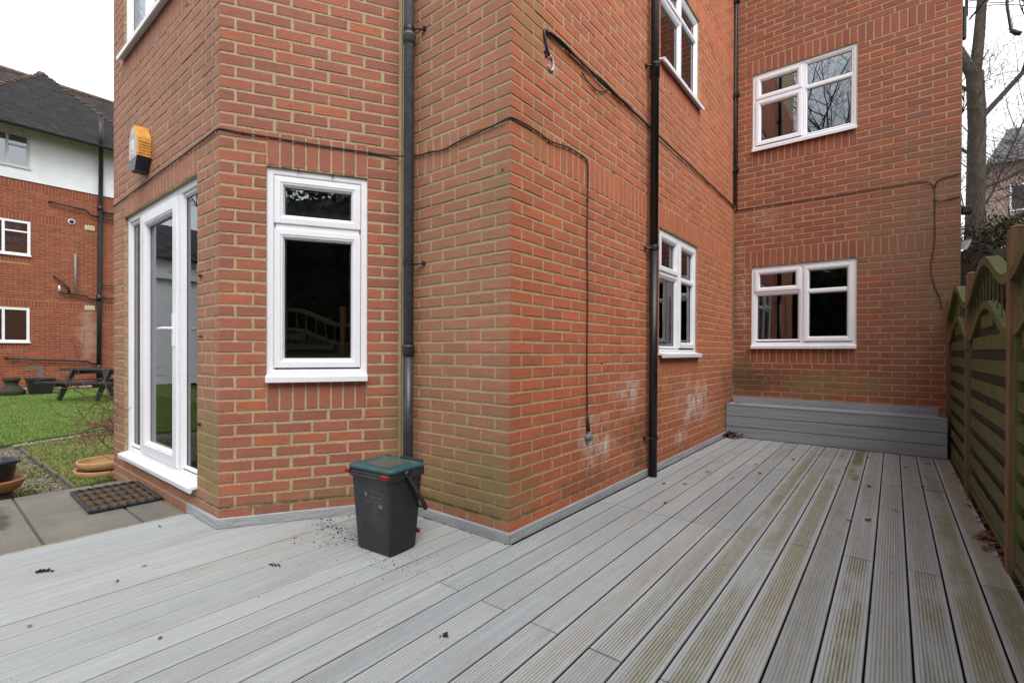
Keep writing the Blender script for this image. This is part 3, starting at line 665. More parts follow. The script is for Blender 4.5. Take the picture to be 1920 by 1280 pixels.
cable('wall_cable', 'thin black cable round the bay, dropping to a round junction box', c1, .0052,
      [onw(wA, .8, 2.462), onw(wA, 1.8, 2.47), onw(wB, .13, 2.477), onw(wB, .5, 2.470), onw(wB, .9, 2.468), onw(wC, .3, 2.43), onw(wC, .85, 2.442), onw(wD, .38, 2.452), onw(wD, .80, 2.492), onw(wD, .872, 2.2), onw(wD, .88, 1.6), onw(wD, .88, .72)], .003)
one('cable_sleeve', CABM, bpy.data.objects['wall_cable'], lambda m: m.tube([onw(wD, .882, .68, .012), onw(wD, .886, .60, .014), onw(wD, .889, .535, .016)], [.006, .012, .016], 10), True)
c2 = [onw(wD, .372, 2.985, .012), onw(wD, .335, 3.06), onw(wD, .318, 3.125), onw(wD, .36, 3.14), onw(wD, .47, 3.125, .013), onw(wD, .7, 3.14, .014), onw(wD, 1.0, 3.125, .014), onw(wD, 1.5, 3.13, .014), onw(wD, 2.0, 3.12, .014), onw(wD, 2.6, 3.118, .014), onw(wD, 3.6, 3.115, .012), onw(wD, 4.6, 3.11, .012), onw(wD, wD.L-.02, 3.10, .012)]
cable('wall_cable', 'thick black cable bundle high on the side wall, passing the black drainpipe', c2, .0085, [onw(wD, u, 3.128, .012) for u in (.36, .62, .78, 1.3, 1.75, 2.2, 3.1, 4.0)], .005)
one('cable_spur', CABM, bpy.data.objects['wall_cable.001'], lambda m: m.tube([onw(wD, 1.18, 3.118, .014), onw(wD, 1.08, 3.06, .012), onw(wD, .98, 3.03, .01), onw(wD, .84, 3.05, .01), onw(wD, .78, 3.07, .012)], .005, 8), True)
one('cable_run', CABM, bpy.data.objects['wall_cable.001'], lambda m: m.tube([onw(wD, .37+k*.11, 3.13+.007*math.sin(k*1.3), .022+.004*math.sin(k)) for k in range(12)], .006, 8), True)
c3 = [onw(wE, .03, 3.055), onw(wE, .7, 3.04), onw(wE, 1.4, 3.03), onw(wE, 1.95, 3.035), onw(wE, 2.04, 3.01), onw(wE, 2.085, 2.95), onw(wE, 2.085, 2.75), onw(wE, 2.09, 2.35), onw(wE, 2.05, 2.05), onw(wE, 2.085, 1.85), onw(wE, 2.14, 1.70), onw(wE, 2.145, 1.60)]
cable('wall_cable', 'thin cable across the far brick wall, hanging loose near the fence', c3, .0045, [onw(wE, u, 3.04) for u in (.03, .7, 1.4)]+[onw(wE, 2.085, 2.78)], .004)
one('cable_spur', CABM, bpy.data.objects['wall_cable.002'], lambda m: (m.tube([onw(wE, 2.085, 2.93), onw(wE, 2.10, 3.0), onw(wE, 2.16, 3.03), onw(wE, 2.29, 3.045)], .005, 8), m.tube([onw(wE, 2.085, 2.80), onw(wE, 2.12, 2.775), onw(wE, 2.29, 2.80)], .005, 8)), True)
jb = thing('junction_box', 'small round grey outdoor junction box at the foot of the hanging cable', 'junction box', onw(wD, .89, .50, 0))
def jbm(m):
    prof = [(0.0, .042), (.018, .042), (.022, .039), (.024, .032), (.027, .030), (.028, .0)]; n = 24; c = onw(wD, .892, .492, 0)
    m.add([(c[0]+d, c[1]+r*math.cos(2*math.pi*k/n), c[2]+r*math.sin(2*math.pi*k/n)) for r, d in prof for k in range(n)], [(i*n+k, i*n+(k+1) % n, (i+1)*n+(k+1) % n, (i+1)*n+k) for i in range(len(prof)-1) for k in range(n)])
one('box_body', simple('grey_plastic', (.13, .15, .16), .5, dirt=((.10, .11, .07), .5)), jb, jbm, True)
rg = thing('cable_grommet', 'broken white plastic ring beside an old hole high on the side wall', 'fitting', onw(wD, .40, 2.955, 0))
one('ring', simple('offwhite_plastic', (.55, .52, .50), .5), rg, lambda m: m.tube([onw(wD, .40+.032*math.cos(a), 2.955+.045*math.sin(a), .006) for a in np.linspace(-2.6, 1.6, 14)], .007, 6), True)
one('hole', simple('hole_dark', (.012, .01, .01), .9, bump=0), rg, lambda m: (m.tube([onw(wD, .345, 3.0, -.02), onw(wD, .345, 3.0, .003)], .012, 10), m.tube([onw(wD, .352, 2.975, -.02), onw(wD, .352, 2.975, .003)], .009, 10)))
# alarm bell box
al = thing('alarm_box', 'orange hexagonal burglar alarm box with dark blue base above the patio door', 'alarm box', (-4.74, YA, 2.5))
ORG = simple('alarm_orange', (.60, .29, .055), .45, .2, 30, dirt=((.35, .2, .08), .3)); ORD = simple('alarm_cream', (.66, .46, .26), .5, .1); NAV = simple('alarm_navy', (.012, .014, .03), .35)
AX, AZ = ua(-4.74), 2.715
def hexp(s=1., dz=0): return [(AX+a*s, AZ+b*s+dz) for a, b in ((-.115, .06), (-.045, .17), (.045, .17), (.115, .06), (.115, -.085), (.055, -.18), (-.055, -.18), (-.115, -.085))]
def alm(m):
    o_, i_ = hexp(), hexp(.90); n = 8
    m.add([onw(wA, u, z, .002) for u, z in o_]+[onw(wA, u, z, .088) for u, z in o_]+[onw(wA, u, z, .094) for u, z in i_], [(i, (i+1) % n, n+(i+1) % n, n+i) for i in range(n) if i not in (4, 5, 6)]+[(n+i, n+(i+1) % n, 2*n+(i+1) % n, 2*n+i) for i in range(n)])
one('cover', ORG, al, alm)
one('face_panel', ORD, al, lambda m: m.add([onw(wA, u, z, .0945) for u, z in hexp(.895)], [tuple(range(8))]))
def alb(m):
    P4 = [(.116, -.085), (.056, -.183), (-.056, -.183), (-.116, -.085)]; n = 4
    m.add([onw(wA, AX+u, AZ+z, .001) for u, z in P4]+[onw(wA, AX+u, AZ+z, .0955) for u, z in P4], [(i, (i+1), n+(i+1), n+i) for i in range(3)]+[(4, 5, 6, 7)])
one('base', NAV, al, alb)
def louv(m):
    for k in range(6):
        z = AZ+.03-k*.022; wbox(m, wA, AX+.1135, AX+.120, .008, .086, z-.003, z+.008)
one('louvre', ORG, al, louv)
one('sticker', simple('sticker_blue', (.30, .42, .62), .5, .05), al, lambda m: wbox(m, wA, AX-.055, AX+.05, .0945, .0955, AZ-.07, AZ+.10))
one('sticker_emblem', simple('sticker_white', (.7, .72, .75), .5), al, lambda m: (wbox(m, wA, AX-.03, AX+.028, .0955, .0962, AZ-.02, AZ+.06), wbox(m, wA, AX-.04, AX+.036, .0955, .0962, AZ-.055, AZ-.04)))

# ------------------------------------------------------------------ food waste caddy
BIN = simple('caddy_grey', (.015, .017, .020), .40, .2, 10, dirt=((.085, .08, .072), .45)); TEAL = simple('caddy_lid_teal', (.028, .085, .092), .38, .2, 14, dirt=((.10, .12, .11), .35)); REDP = simple('caddy_red', (.20, .008, .010), .35)
bn = thing('food_waste_bin', 'dark grey food waste caddy with teal lid and folded handle standing by the wall corner', 'bin', (-2.245, 1.69, 0))
BM4 = Matrix.Translation((-2.245, 1.69, 0)) @ Matrix.Rotation(R(5), 4, 'Z')
def rr(hx, hy, r, z, n=5):
    out = []
    for cx, cy, a0 in ((hx-r, -hy+r, -90), (hx-r, hy-r, 0), (-hx+r, hy-r, 90), (-hx+r, -hy+r, 180)):
        for k in range(n+1): a = R(a0+90*k/n); out.append((cx+r*math.cos(a), cy+r*math.sin(a), z))
    return out
def loft(m, rings, M=BM4, cap0=True, cap1=True):
    n = len(rings[0]); vs = [tuple(M @ Vector(p)) for r in rings for p in r]
    fs = [(i*n+k, i*n+(k+1) % n, (i+1)*n+(k+1) % n, (i+1)*n+k) for i in range(len(rings)-1) for k in range(n)]
    if cap0: fs.append(tuple(range(n-1, -1, -1)))
    if cap1: fs.append(tuple((len(rings)-1)*n+k for k in range(n)))
    m.add(vs, fs)
one('bin_body', BIN, bn, lambda m: loft(m, [rr(.132, .094, .018, .004), rr(.137, .099, .02, .012), rr(.138, .100, .02, .045), rr(.139, .101, .02, .05), rr(.160, .122, .022, .405), rr(.161, .123, .022, .41), rr(.171, .133, .022, .412), rr(.172, .134, .022, .452), rr(.168, .130, .022, .456)]))
one('lid', TEAL, bn, lambda m: loft(m, [rr(.170, .132, .024, .4575), rr(.174, .136, .024, .459), rr(.174, .136, .024, .470), rr(.168, .130, .022, .477), rr(.140, .104, .02, .480), rr(.134, .098, .018, .474), rr(.132, .096, .018, .474)]))
one('lid_window', simple('lid_smoked_panel', (.075, .10, .098), .18, .2), bn, lambda m: m.cbox((-.105, -.08, .4745), (.105, .085, .4775), .001, M=BM4))
one('lid_hinge', BIN, bn, lambda m: (m.cbox((-.02, .112, .472), (.155, .134, .492), .004, M=BM4), m.cbox((-.155, .115, .468), (-.1, .134, .482), .004, M=BM4)))
one('front_grip', BIN, bn, lambda m: (m.cbox((-.135, -.152, .424), (.105, -.134, .436), .003, M=BM4), m.cbox((-.13, -.146, .437), (.105, -.134, .448), .003, M=BM4)))
for a, b2 in ((-.176, -.145), (.108, .168)):
    def clipm(m):
        m.cbox((a, -.150, .426), (b2, -.131, .452), .004, M=BM4)
        for k in range(3): m.cbox((a+(b2-a)*(k+.2)/3, -.153, .430), (a+(b2-a)*(k+.75)/3, -.149, .448), .0015, M=BM4)
    one('red_clip', REDP, bn, clipm)
def handle(m):
    P = [(.178, -.02, .44), (.180, .025, .375), (.182, .075, .30), (.183, .115, .235), (.180, .125, .215)]
    m.tube([BM4 @ Vector(p) for p in P], [.012, .011, .011, .013, .012], 8)
    m.tube([BM4 @ Vector(p) for p in ((.170, -.022, .442), (.190, -.022, .442))], .018, 14)
    P = [(-x, y, z) for x, y, z in P]; m.tube([BM4 @ Vector(p) for p in P], .011, 8)
    m.tube([BM4 @ Vector((s_, .128, .222)) for s_ in (-.18, .18)], .010, 8)
one('handle', BIN, bn, handle, True)
one('red_latch', REDP, bn, lambda m: m.cbox((.10, .100, .075), (.148, .118, .10), .004, M=BM4))
PRN = simple('caddy_print', (.15, .155, .16), .6, .3, 60)
tl = math.atan2(.021, .355)      # front face leans outward going up
FM = BM4 @ Matrix.Translation((0, -.1005, .05)) @ Matrix.Rotation(tl, 4, 'X') @ Matrix.Rotation(R(90), 4, 'X')
def text_mesh(body, size, x, y, name='lettering'):
    cu = bpy.data.curves.new('txt', 'FONT'); cu.body = body; cu.size = size; cu.extrude = .0003
    o = bpy.data.objects.new('txt', cu); COL.objects.link(o); bpy.context.view_layer.update()
    me = bpy.data.meshes.new_from_object(o.evaluated_get(bpy.context.evaluated_depsgraph_get())); bpy.data.objects.remove(o)
    me.transform(Matrix.Translation(-bn.location) @ FM @ Matrix.Translation((x, y, .0012))); me.materials.clear(); me.materials.append(PRN); me.name = name
    t = bpy.data.objects.new(name, me); COL.objects.link(t); t.parent = bn; return t
text_mesh('food waste', .021, -.008, .258)
def fr_(m):
    for x0, y0, x1, y1 in ((-.055, .245, .098, .2465), (-.055, .292, .098, .2935), (-.055, .245, -.0535, .2935), (.0965, .245, .098, .2935)): m.box((x0, y0, .0008), (x1, y1, .0014), M=FM)
    m.lathe((0, 0, 0), []) if False else None
    n = 14; m.add([tuple(FM @ Vector((-.037+.011*math.cos(2*math.pi*k/n), .272+.011*math.sin(2*math.pi*k/n), .0014))) for k in range(n)], [tuple(range(n))])
    for (x, y, w_) in ((-.05, .236, .07), (.03, .234, .05), (-.05, .226, .04)): m.box((x, y, .0008), (x+w_, y+.0012, .0013), M=FM)
    m.box((.062, .208, .0008), (.092, .228, .0013), M=FM)
    for k in range(3): m.box((.045-.03*k, .186, .0006), (.06-.03*k, .1868, .0012), M=FM)
one('printed_label', PRN, bn, fr_)

# ------------------------------------------------------------------ litter on the deck
DIRT = simple('soil_crumbs', (.022, .017, .012), .95, .4, 60, .002)
ICO = None
def ico():
    t = (1+5**.5)/2; v = np.array([(-1, t, 0), (1, t, 0), (-1, -t, 0), (1, -t, 0), (0, -1, t), (0, 1, t), (0, -1, -t), (0, 1, -t), (t, 0, -1), (t, 0, 1), (-t, 0, -1), (-t, 0, 1)])/1.9
    f = np.array([(0, 11, 5), (0, 5, 1), (0, 1, 7), (0, 7, 10), (0, 10, 11), (1, 5, 9), (5, 11, 4), (11, 10, 2), (10, 7, 6), (7, 1, 8), (3, 9, 4), (3, 4, 2), (3, 2, 6), (3, 6, 8), (3, 8, 9), (4, 9, 5), (2, 4, 11), (6, 2, 10), (8, 6, 7), (9, 8, 1)])
    return v, f
IV, IF = ico()
def pebbles(name, mat, C, S, parent=None, kind='stuff', flat=.6):
    n = len(C); V = IV[None]*(1+rng.normal(0, .16, (n, 12, 1))); a = rng.uniform(0, 6.28, n)
    V = V*np.stack([S*rng.uniform(.7, 1.3, n), S*rng.uniform(.6, 1.0, n), S*flat], 1)[:, None]
    ca, sa = np.cos(a)[:, None], np.sin(a)[:, None]
    V = np.stack([V[..., 0]*ca-V[..., 1]*sa, V[..., 0]*sa+V[..., 1]*ca, V[..., 2]], -1)+C[:, None]
    F = (IF[None]+12*np.arange(n)[:, None, None]).reshape(-1, 3)
    return npmesh(name, V.reshape(-1, 3), F, mat, parent, kind, np.repeat(rng.random(n), 12))
C = []; S = []
def scatter(cx, cy, sx, sy, n, s0, s1):
    for _ in range(n):
        x, y = random.gauss(cx, sx), random.gauss(cy, sy); s_ = random.uniform(s0, s1)*random.random()**1.5+.0012
        if x < -2.71 and y > y_end(x, x)-.045: continue
        if XD > x > -2.71 and y > YC-.03: continue
        if abs(x+2.245) < .14 and abs(y-1.69) < .10: continue
        C.append((x, y, s_*.4)); S.append(s_)
scatter(-2.62, 1.60, .12, .08, 150, .001, .006); scatter(-2.82, 1.66, .09, .04, 130, .001, .007); scatter(-2.5, 1.45, .35, .25, 70, .0008, .003); scatter(-1.98, 1.63, .13, .12, 110, .0008, .004); scatter(-2.25, 1.58, .2, .03, 80, .001, .004)
scatter(-1.2, 3, 1.2, 1.8, 120, .0008, .003)
for k in range(120):
    f = random.random(); x = AB[0]+(BC[0]-AB[0])*f; C.append((x+.03+random.random()*.02, YA+(YC-YA)*f-.02-random.random()*.02, .001)); S.append(random.uniform(.001, .007)*f)
for k in range(60): C.append((random.uniform(-2.6, XD), YC-.026-random.random()*.01, .001)); S.append(random.uniform(.001, .004))
pebbles('soil_debris', DIRT, np.array(C), np.array(S))
def clod(x, y, s_, n, label, el=1.5, ang=0):
    t = np.array([[random.gauss(0, s_*.35*el), random.gauss(0, s_*.3), abs(random.gauss(0, s_*.12))+s_*.15] for _ in range(n)])
    ca, sa = math.cos(ang), math.sin(ang); t = np.stack([t[:, 0]*ca-t[:, 1]*sa+x, t[:, 0]*sa+t[:, 1]*ca+y, t[:, 2]], 1)
    o = pebbles('soil_clod', DIRT, t, np.full(n, s_*.3)*rng.uniform(.4, 1.1, n), kind=None); tag(o, label, 'soil clod', 'clods of dark soil lying on the deck')
clod(-3.316, .415, .028, 26, 'long dark clod of soil on the boards near the paving', 2.2, .7)
clod(-2.492, 1.174, .024, 16, 'flattened dark clod of soil on the boards in front of the grey bin', 2., .4)
clod(-1.362, 1.303, .020, 22, 'round dark clod of soil alone on the open boards near the photographer', 1.1, -.7)
LEAFD = simple('dead_leaf_dark', (.035, .022, .014), .6, .5, 30); LEAFB = simple('dead_leaf_brown', (.12, .042, .020), .6, .5, 30); LEAFG = simple('leaf_green', (.03, .05, .015), .5)
def leaf_geo(m, x, y, z, l, w, a, tilt=.3, curl=.3, M=None):
    ca, sa = math.cos(a), math.sin(a); prof = [(0, .12), (.2, .75), (.45, 1), (.75, .65), (1, .05)]; vs = []
    for t, ww in prof:
        for s_ in (-1, 0, 1):
            u = (t-.5)*l; v = s_*w*.5*ww; h = abs(s_)*curl*w*.5*ww+(t-.5)**2*l*curl+tilt*(t)*l*.4
            vs.append((x+u*ca-v*sa, y+u*sa+v*ca, z+h))
    m.add(vs, [(r*3+c, r*3+c+1, r*3+c+4, r*3+c+3) for r in range(4) for c in range(2)], random.random())
leaves = [(-1.36, 4.05, 0), (-1.33, 4.60, 1), (-1.05, 5.2, 0), (-.80, 5.7, 0), (-.95, 4.85, 0), (-1.1, 4.5, 0), (-.42, 6.2, 2), (-.2, 6.3, 2), (-.35, 5.6, 0), (.2, 5.2, 0), (.02, 4.3, 0), (-.22, 3.85, 0), (-.12, 3.95, 2), (.1, 6.0, 0), (-1.3, 3.45, 1), (-.6, 6.45, 0), (.28, 6.35, 1), (-1.5, 3.95, 0), (-.15, 4.95, 0), (-.9, 6.2, 0)]
for i, (x, y, t) in enumerate(leaves):
    o = one('fallen_leaf', (LEAFD, LEAFB, LEAFG)[t], None, lambda m: leaf_geo(m, x, y, .003, random.uniform(.03, .055), random.uniform(.022, .032), random.uniform(0, 6.28)))
    tag(o, ('small dark dead leaf lying on the grey deck boards', 'small reddish brown dead leaf lying on the grey deck boards', 'small greenish leaf lying on the grey deck boards')[t], 'leaf', 'leaves scattered on the far part of the deck')
def litter(m):
    for _ in range(46): leaf_geo(m, random.gauss(-1.64, .05), random.gauss(6.66, .035), random.uniform(.003, .05), random.uniform(.04, .075), random.uniform(.025, .045), random.uniform(0, 6.28), random.uniform(0, 1.5), .6)
    for _ in range(60): leaf_geo(m, random.uniform(-1.6, .45), 6.735-abs(random.gauss(0, .012)), .003, random.uniform(.02, .04), .015, random.uniform(0, 6.28))
    for _ in range(110): leaf_geo(m, .47+random.gauss(.005, .012), random.uniform(2.2, 6.7), random.uniform(-.01, .008), random.uniform(.025, .06), .025, random.uniform(0, 6.28), .5)
    for _ in range(14): leaf_geo(m, .44+random.gauss(0, .02), random.gauss(4.0, .09), random.uniform(.004, .02), .06, .04, random.uniform(0, 6.28), .5)
    for _ in range(10): leaf_geo(m, random.gauss(-1.62, .05), random.uniform(6.8, 7.0), .436, .04, .02, random.uniform(0, 6.28))
    for _ in range(14): leaf_geo(m, .42+random.gauss(0, .02), random.uniform(6.76, 7.0), .436, .04, .02, random.uniform(0, 6.28))
    for (x, y) in ((-4.35, .75), (-4.6, 1.1), (-3.6, .98), (-2.2, .6), (-2.9, .62), (-2.7, .3), (-3.0, .75), (.12, 2.0), (.33, 4.9), (.4, 5.4)): leaf_geo(m, x, y, .003, random.uniform(.02, .04), .012, random.uniform(0, 6.28))
tag(one('leaf_litter', LEAFB, None, litter), kind='stuff')

# ------------------------------------------------------------------ ground: paving, gravel, lawns
def ground_mat(name, c0, c1, c2, s_=3, b_=.01):
    n = NT(name); col = n.mix(n.ramp(n.noise(s_, 6, .7), .35, .65), c0, c1); col = n.mix(n.ramp(n.noise(s_*9, 5, .8), .45, .7), col, c2)
    return n.out(col, .95, n.bump(n.noise(s_*14, 5, .8), b_))
tag(one('ground', ground_mat('ground_soil', (.05, .045, .03), (.06, .07, .03), (.035, .03, .02), .6), None, lambda m: m.add([(-150, -120, -.17), (150, -120, -.17), (150, 200, -.17), (-150, 200, -.17)], [(0, 1, 2, 3)])), kind='structure')
def slabm():
    n = NT('paving_slab_concrete'); t = n.attr(); x, y, z = n.xyz()
    col = n.mix(t, (.115, .105, .09), (.165, .15, .125)); f = n.noise(2.5, 6, .7); col = n.mix(n.ramp(f, .4, .7), col, (.20, .18, .145))
    sp = n.noise(120, 4, .8); col = n.mix(n.ramp(sp, .45, .75, 0, .6), col, (.26, .25, .23)); col = n.mix(n.ramp(n.noise(170, 3), .6, .75, 0, .7), col, (.04, .04, .038))
    mo = n.math('MULTIPLY', n.blob((-4.75, .28, 0), (.7, .2, 1), .3, .35, 5), n.ramp(n.noise(30, 6, .8), .42, .55)); mo2 = n.math('MULTIPLY', n.ramp(n.noise(5, 5), .58, .7), n.ramp(n.noise(60, 4), .5, .6))
    col = n.mix(n.math('MULTIPLY', n.math('MAXIMUM', mo, n.math('MULTIPLY', mo2, .5)), .9), col, (.05, .06, .015))
    return n.out(col, .85, n.bump(n.math('ADD', n.noise(130, 5, .8), n.math('MULTIPLY', mo, 2)), .004))
PAVE = slabm(); pav = thing('paving', None, None, (-4.5, .5, 0)); pav['kind'] = 'structure'; pav['label'] = 'weathered concrete paving slabs between the deck and the gravel'
for (x0, x1) in ((-5.25, -4.53), (-4.522, -3.806)):
    ys = [-1.8, -1.1, -.31, .49, .965, 1.198]
    if x0 < -5: ys = [-1.8, -1.05, -.27, .493, .955, 1.198]
    for a, b2 in zip(ys[:-1], ys[1:]):
        dz = random.uniform(-.002, .002)
        one('paving_slab', PAVE, pav, lambda m: m.cbox((x0, a+.006, -.1), (x1-.002, b2-.006, -.022+dz), .006, random.random()))
one('joint_sand', simple('joint_sand', (.10, .085, .06), .95, .3, 40, .004), pav, lambda m: m.box((-5.24, -1.8, -.11), (-3.80, 1.2, -.036)))
one('mortar_strip', simple('edge_mortar', (.30, .265, .19), .95, .25, 30, .004), pav, lambda m: m.cbox((-3.812, -1.8, -.10), (-3.786, 1.18, -.010), .006))
GRV = NT('gravel_stone'); GRV = GRV.out(GRV.cramp(GRV.attr(), [(0, (.11, .085, .06)), (.35, (.23, .18, .13)), (.7, (.33, .29, .23)), (1, (.14, .135, .12))]), .8, GRV.bump(GRV.noise(200, 3), .001))
tag(one('gravel_bed', ground_mat('gravel_soil', (.10, .08, .055), (.15, .125, .085), (.06, .06, .03), 8), None, lambda m: m.add([(-20.3, -3, -.122), (-5.25, -3, -.122), (-5.25, 1.2, -.122), (-20.3, 1.2, -.122)], [(0, 1, 2, 3)])), kind='structure')
N1 = 15000; x = -5.25-rng.random(N1)**1.3*3.1; y = rng.uniform(-1.2, .86, N1); ok = (y < .84)
C = np.stack([x, y, np.full(N1, -.118)+rng.random(N1)*.006], 1)[ok]; pebbles('gravel', GRV, C, rng.uniform(.006, .014, len(C)))
N1 = 2500; x = rng.uniform(-20.2, -19.2, N1); y = rng.uniform(-.4, 6.5, N1); pebbles('gravel', GRV, np.stack([x, y, np.full(N1, -.03)], 1), rng.uniform(.02, .04, N1))
N1 = 1500; t_ = rng.uniform(0, 1, N1); x = -8.50-t_*1.9+rng.normal(0, .05, N1); y = .80+t_*3.6; pebbles('gravel', GRV, np.stack([x, y, np.full(N1, -.086)], 1), rng.uniform(.008, .018, N1))
# moss and weeds in the gravel
wd = NT('weed_green'); wd = wd.out(wd.mix(wd.attr(), (.06, .085, .02), (.17, .19, .045)), .7)
def blades(name, P, h, w, mat, lean=.5, parent=None):
    n = len(P); a = rng.uniform(0, 6.28, n); hh = h*rng.uniform(.5, 1.3, n); ln = rng.normal(0, lean, (n, 2))*hh[:, None]
    dx, dy = np.cos(a)*w, np.sin(a)*w
    V = np.stack([P+np.stack([-dx, -dy, 0*dx], 1), P+np.stack([dx, dy, 0*dx], 1), P+np.stack([ln[:, 0], ln[:, 1], hh], 1)], 1)
    return npmesh(name, V.reshape(-1, 3), np.arange(3*n).reshape(-1, 3), mat, parent, 'stuff', np.repeat(rng.random(n), 3))
cl = [(-5.5-random.random()**1.2*2.2, random.uniform(.05, .82), random.uniform(.05, .16)) for _ in range(46)]
P = np.concatenate([np.stack([rng.normal(cx, r, 170), rng.normal(cy, r*.7, 170), np.full(170, -.117)], 1) for cx, cy, r in cl]); P = P[P[:, 1] < .86]
blades('moss_weeds', P, .022, .006, wd, 1.)
# lawns
def grass_mat(name, c0, c1, c2):
    n = NT(name); col = n.mix(n.attr(), c0, c1); col = n.mix(n.ramp(n.noise(1.6, 4, .6), .4, .7, 0, .7), col, c2); return n.out(col, .75, Subsurface_Weight=0.)
G1 = grass_mat('lawn_grass', (.095, .165, .022), (.155, .25, .035), (.19, .25, .045)); G2 = grass_mat('mossy_grass', (.10, .135, .028), (.24, .27, .065), (.27, .25, .09))
LS = ground_mat('lawn_base', (.08, .14, .02), (.12, .19, .03), (.06, .10, .018), 4)
L1 = [(-19.9, -3), (-7.3, -3), (-7.7, -.9), (-8.66, .69), (-10.75, 4.4), (-12, 8), (-19.9, 12)]
L2 = [(-8.40, .86), (-5.62, .93), (-5.78, 1.25), (-5.9, 1.35), (-5.9, 8), (-11.8, 8), (-10.2, 4.4)]
def slab_poly(name, pts, z0, z1, mat, **k):
    n = len(pts); o = one(name, mat, None, lambda m: m.add([p+(z0,) for p in pts]+[p+(z1,) for p in pts], [tuple(range(n, 2*n))]+[(i, (i+1) % n, n+(i+1) % n, n+i) for i in range(n)])); return tag(o, kind='structure')
slab_poly('lawn', L1, -.16, -.080, LS); slab_poly('lawn', L2, -.16, -.098, LS)
def inpoly(P, poly):
    x, y = P[:, 0], P[:, 1]; c = np.zeros(len(P), bool); n = len(poly)
    for i in range(n):
        (x0, y0), (x1, y1) = poly[i], poly[(i+1) % n]
        k = ((y0 > y) != (y1 > y)); 
        with np.errstate(divide='ignore', invalid='ignore'): k &= x < (x1-x0)*(y-y0)/((y1-y0) if y1 != y0 else 1e-9)+x0
        c ^= k
    return c
N1 = 260000; P = np.stack([-7-12.3*rng.random(N1)**1.4, rng.uniform(-1.5, 8, N1), np.full(N1, -.081)], 1); P = P[inpoly(P, L1)]; P = P[(P[:, 1] < -.35*P[:, 0]+.8)]
blades('grass', P, .026, .005, G1, .6)
N1 = 90000; P = np.stack([rng.uniform(-9.6, -5.4, N1), rng.uniform(.87, 4, N1), np.full(N1, -.099)], 1); P = P[inpoly(P, L2)]; blades('grass', P, .022, .005, G2, .9)
EDG = simple('stone_edging', (.10, .085, .06), .9, .35, 20, .004)
ed = thing('lawn_edging', 'thin low timber edging between the gravel and the near lawn', 'edging', (-6.7, .86, -.1))
for k in range(4):
    xa, xb = -8.07+k*.67, -8.07+(k+1)*.665
    one('edging_board', EDG, ed, lambda m: m.cbox((xa-.18, .835+(3-k)*-.0+k*.018, -.16), (xb-.18, .862+k*.018, -.082+random.uniform(-.004, .004)), .004))

# door mat
MATB = simple('rubber_black', (.016, .017, .019), .38, .3, 20); MATC = NT('mat_brown_infill'); MATC = MATC.out(MATC.mix(MATC.ramp(MATC.noise(14, 5, .8), .4, .62), (.15, .055, .022), (.05, .05, .018)), .95, MATC.bump(MATC.noise(160, 4, .8), .005))
mt = thing('doormat', 'black rubber scraper mat with rows of brown mossy cells in front of the patio door', 'doormat', (-4.66, .99, -.02))
MMt = Matrix.Translation((-4.66, .985, -.021)) @ Matrix.Rotation(R(-1), 4, 'Z')
one('mat_infill', MATC, mt, lambda m: m.box((-.34, -.19, .001), (.34, .19, .012), M=MMt))
def matf(m):
    for s_ in (-1, 1): m.cbox((-.355, s_*.2-.012, 0), (.355, s_*.2+.012, .028), .005, M=MMt)
    for s_ in (-1, 1): m.cbox((s_*.345-.012, -.2, 0), (s_*.345+.012, .2, .026), .005, M=MMt)
    for c_ in range(8): m.cbox((-.34, -.19+c_*.0543-.004, .0), (.34, -.19+c_*.0543+.004, .019), .002, M=MMt)
    for r in range(5):
        for c_ in range(7):
            cy = -.163+c_*.0543; xx = -.335+r*.1675
            m.tube([MMt @ Vector((xx+dx, cy+.024*math.cos(a), .010+.020*math.sin(a))) for dx, a in ((0, k*math.pi/6) for k in range(7))], .0045, 6)
            m.tube([MMt @ Vector((xx+.02, cy+.021*math.cos(a), .008+.015*math.sin(a))) for a in (k*math.pi/6 for k in range(7))], .003, 6)
one('mat_frame', MATB, mt, matf)
# pots
TC = simple('terracotta_tan', (.42, .25, .105), .7, .15, 12, dirt=((.25, .17, .09), .5)); TCO = simple('terracotta_orange', (.36, .17, .07), .7, .2, 12, dirt=((.2, .13, .08), .5)); BLU = simple('glazed_blue_black', (.008, .009, .014), .3); DKG = simple('dark_pot', (.02, .02, .019), .6)
def saucer(x, y, z, r, label, mat=TC, h=.08):
    o = thing('plant_saucer', label, 'saucer', (x, y, z), 'tan saucers stacked at the building corner')
    one('dish', mat, o, lambda m: m.lathe((x, y, z), [(0.001, 0), (r*.80, 0), (r*.93, h*.25), (r*.97, h*.6), (r*.99, h*.9), (r*.98, h), (r*.93, h*1.0), (r*.90, h*.8), (r*.87, h*.35), (0.001, h*.3)], 40), True); return o
saucer(-6.02, 1.21, -.115, .25, 'lower tan terracotta saucer of the stacked pair at the building corner')
saucer(-6.025, 1.215, -.037, .238, 'upper tan terracotta saucer of the stacked pair at the building corner')
px_, py_ = -5.50, .40
o = thing('flower_pot', 'upturned dark pot holding up the orange bowl at the gravel edge', 'pot', (px_, py_, -.08)); one('pot_body', DKG, o, lambda m: m.lathe((px_, py_, -.12), [(.001, 0), (.15, 0), (.14, .02), (.125, .10), (.12, .11), (.001, .11)], 32), True)
o = thing('terracotta_bowl', 'wide orange terracotta bowl under the blue black pot', 'bowl', (px_, py_, .03)); one('bowl', TCO, o, lambda m: m.lathe((px_, py_, -.008), [(.001, 0), (.13, 0), (.16, .02), (.195, .085), (.20, .1), (.185, .1), (.175, .085), (.15, .05), (.001, .045)], 36), True)
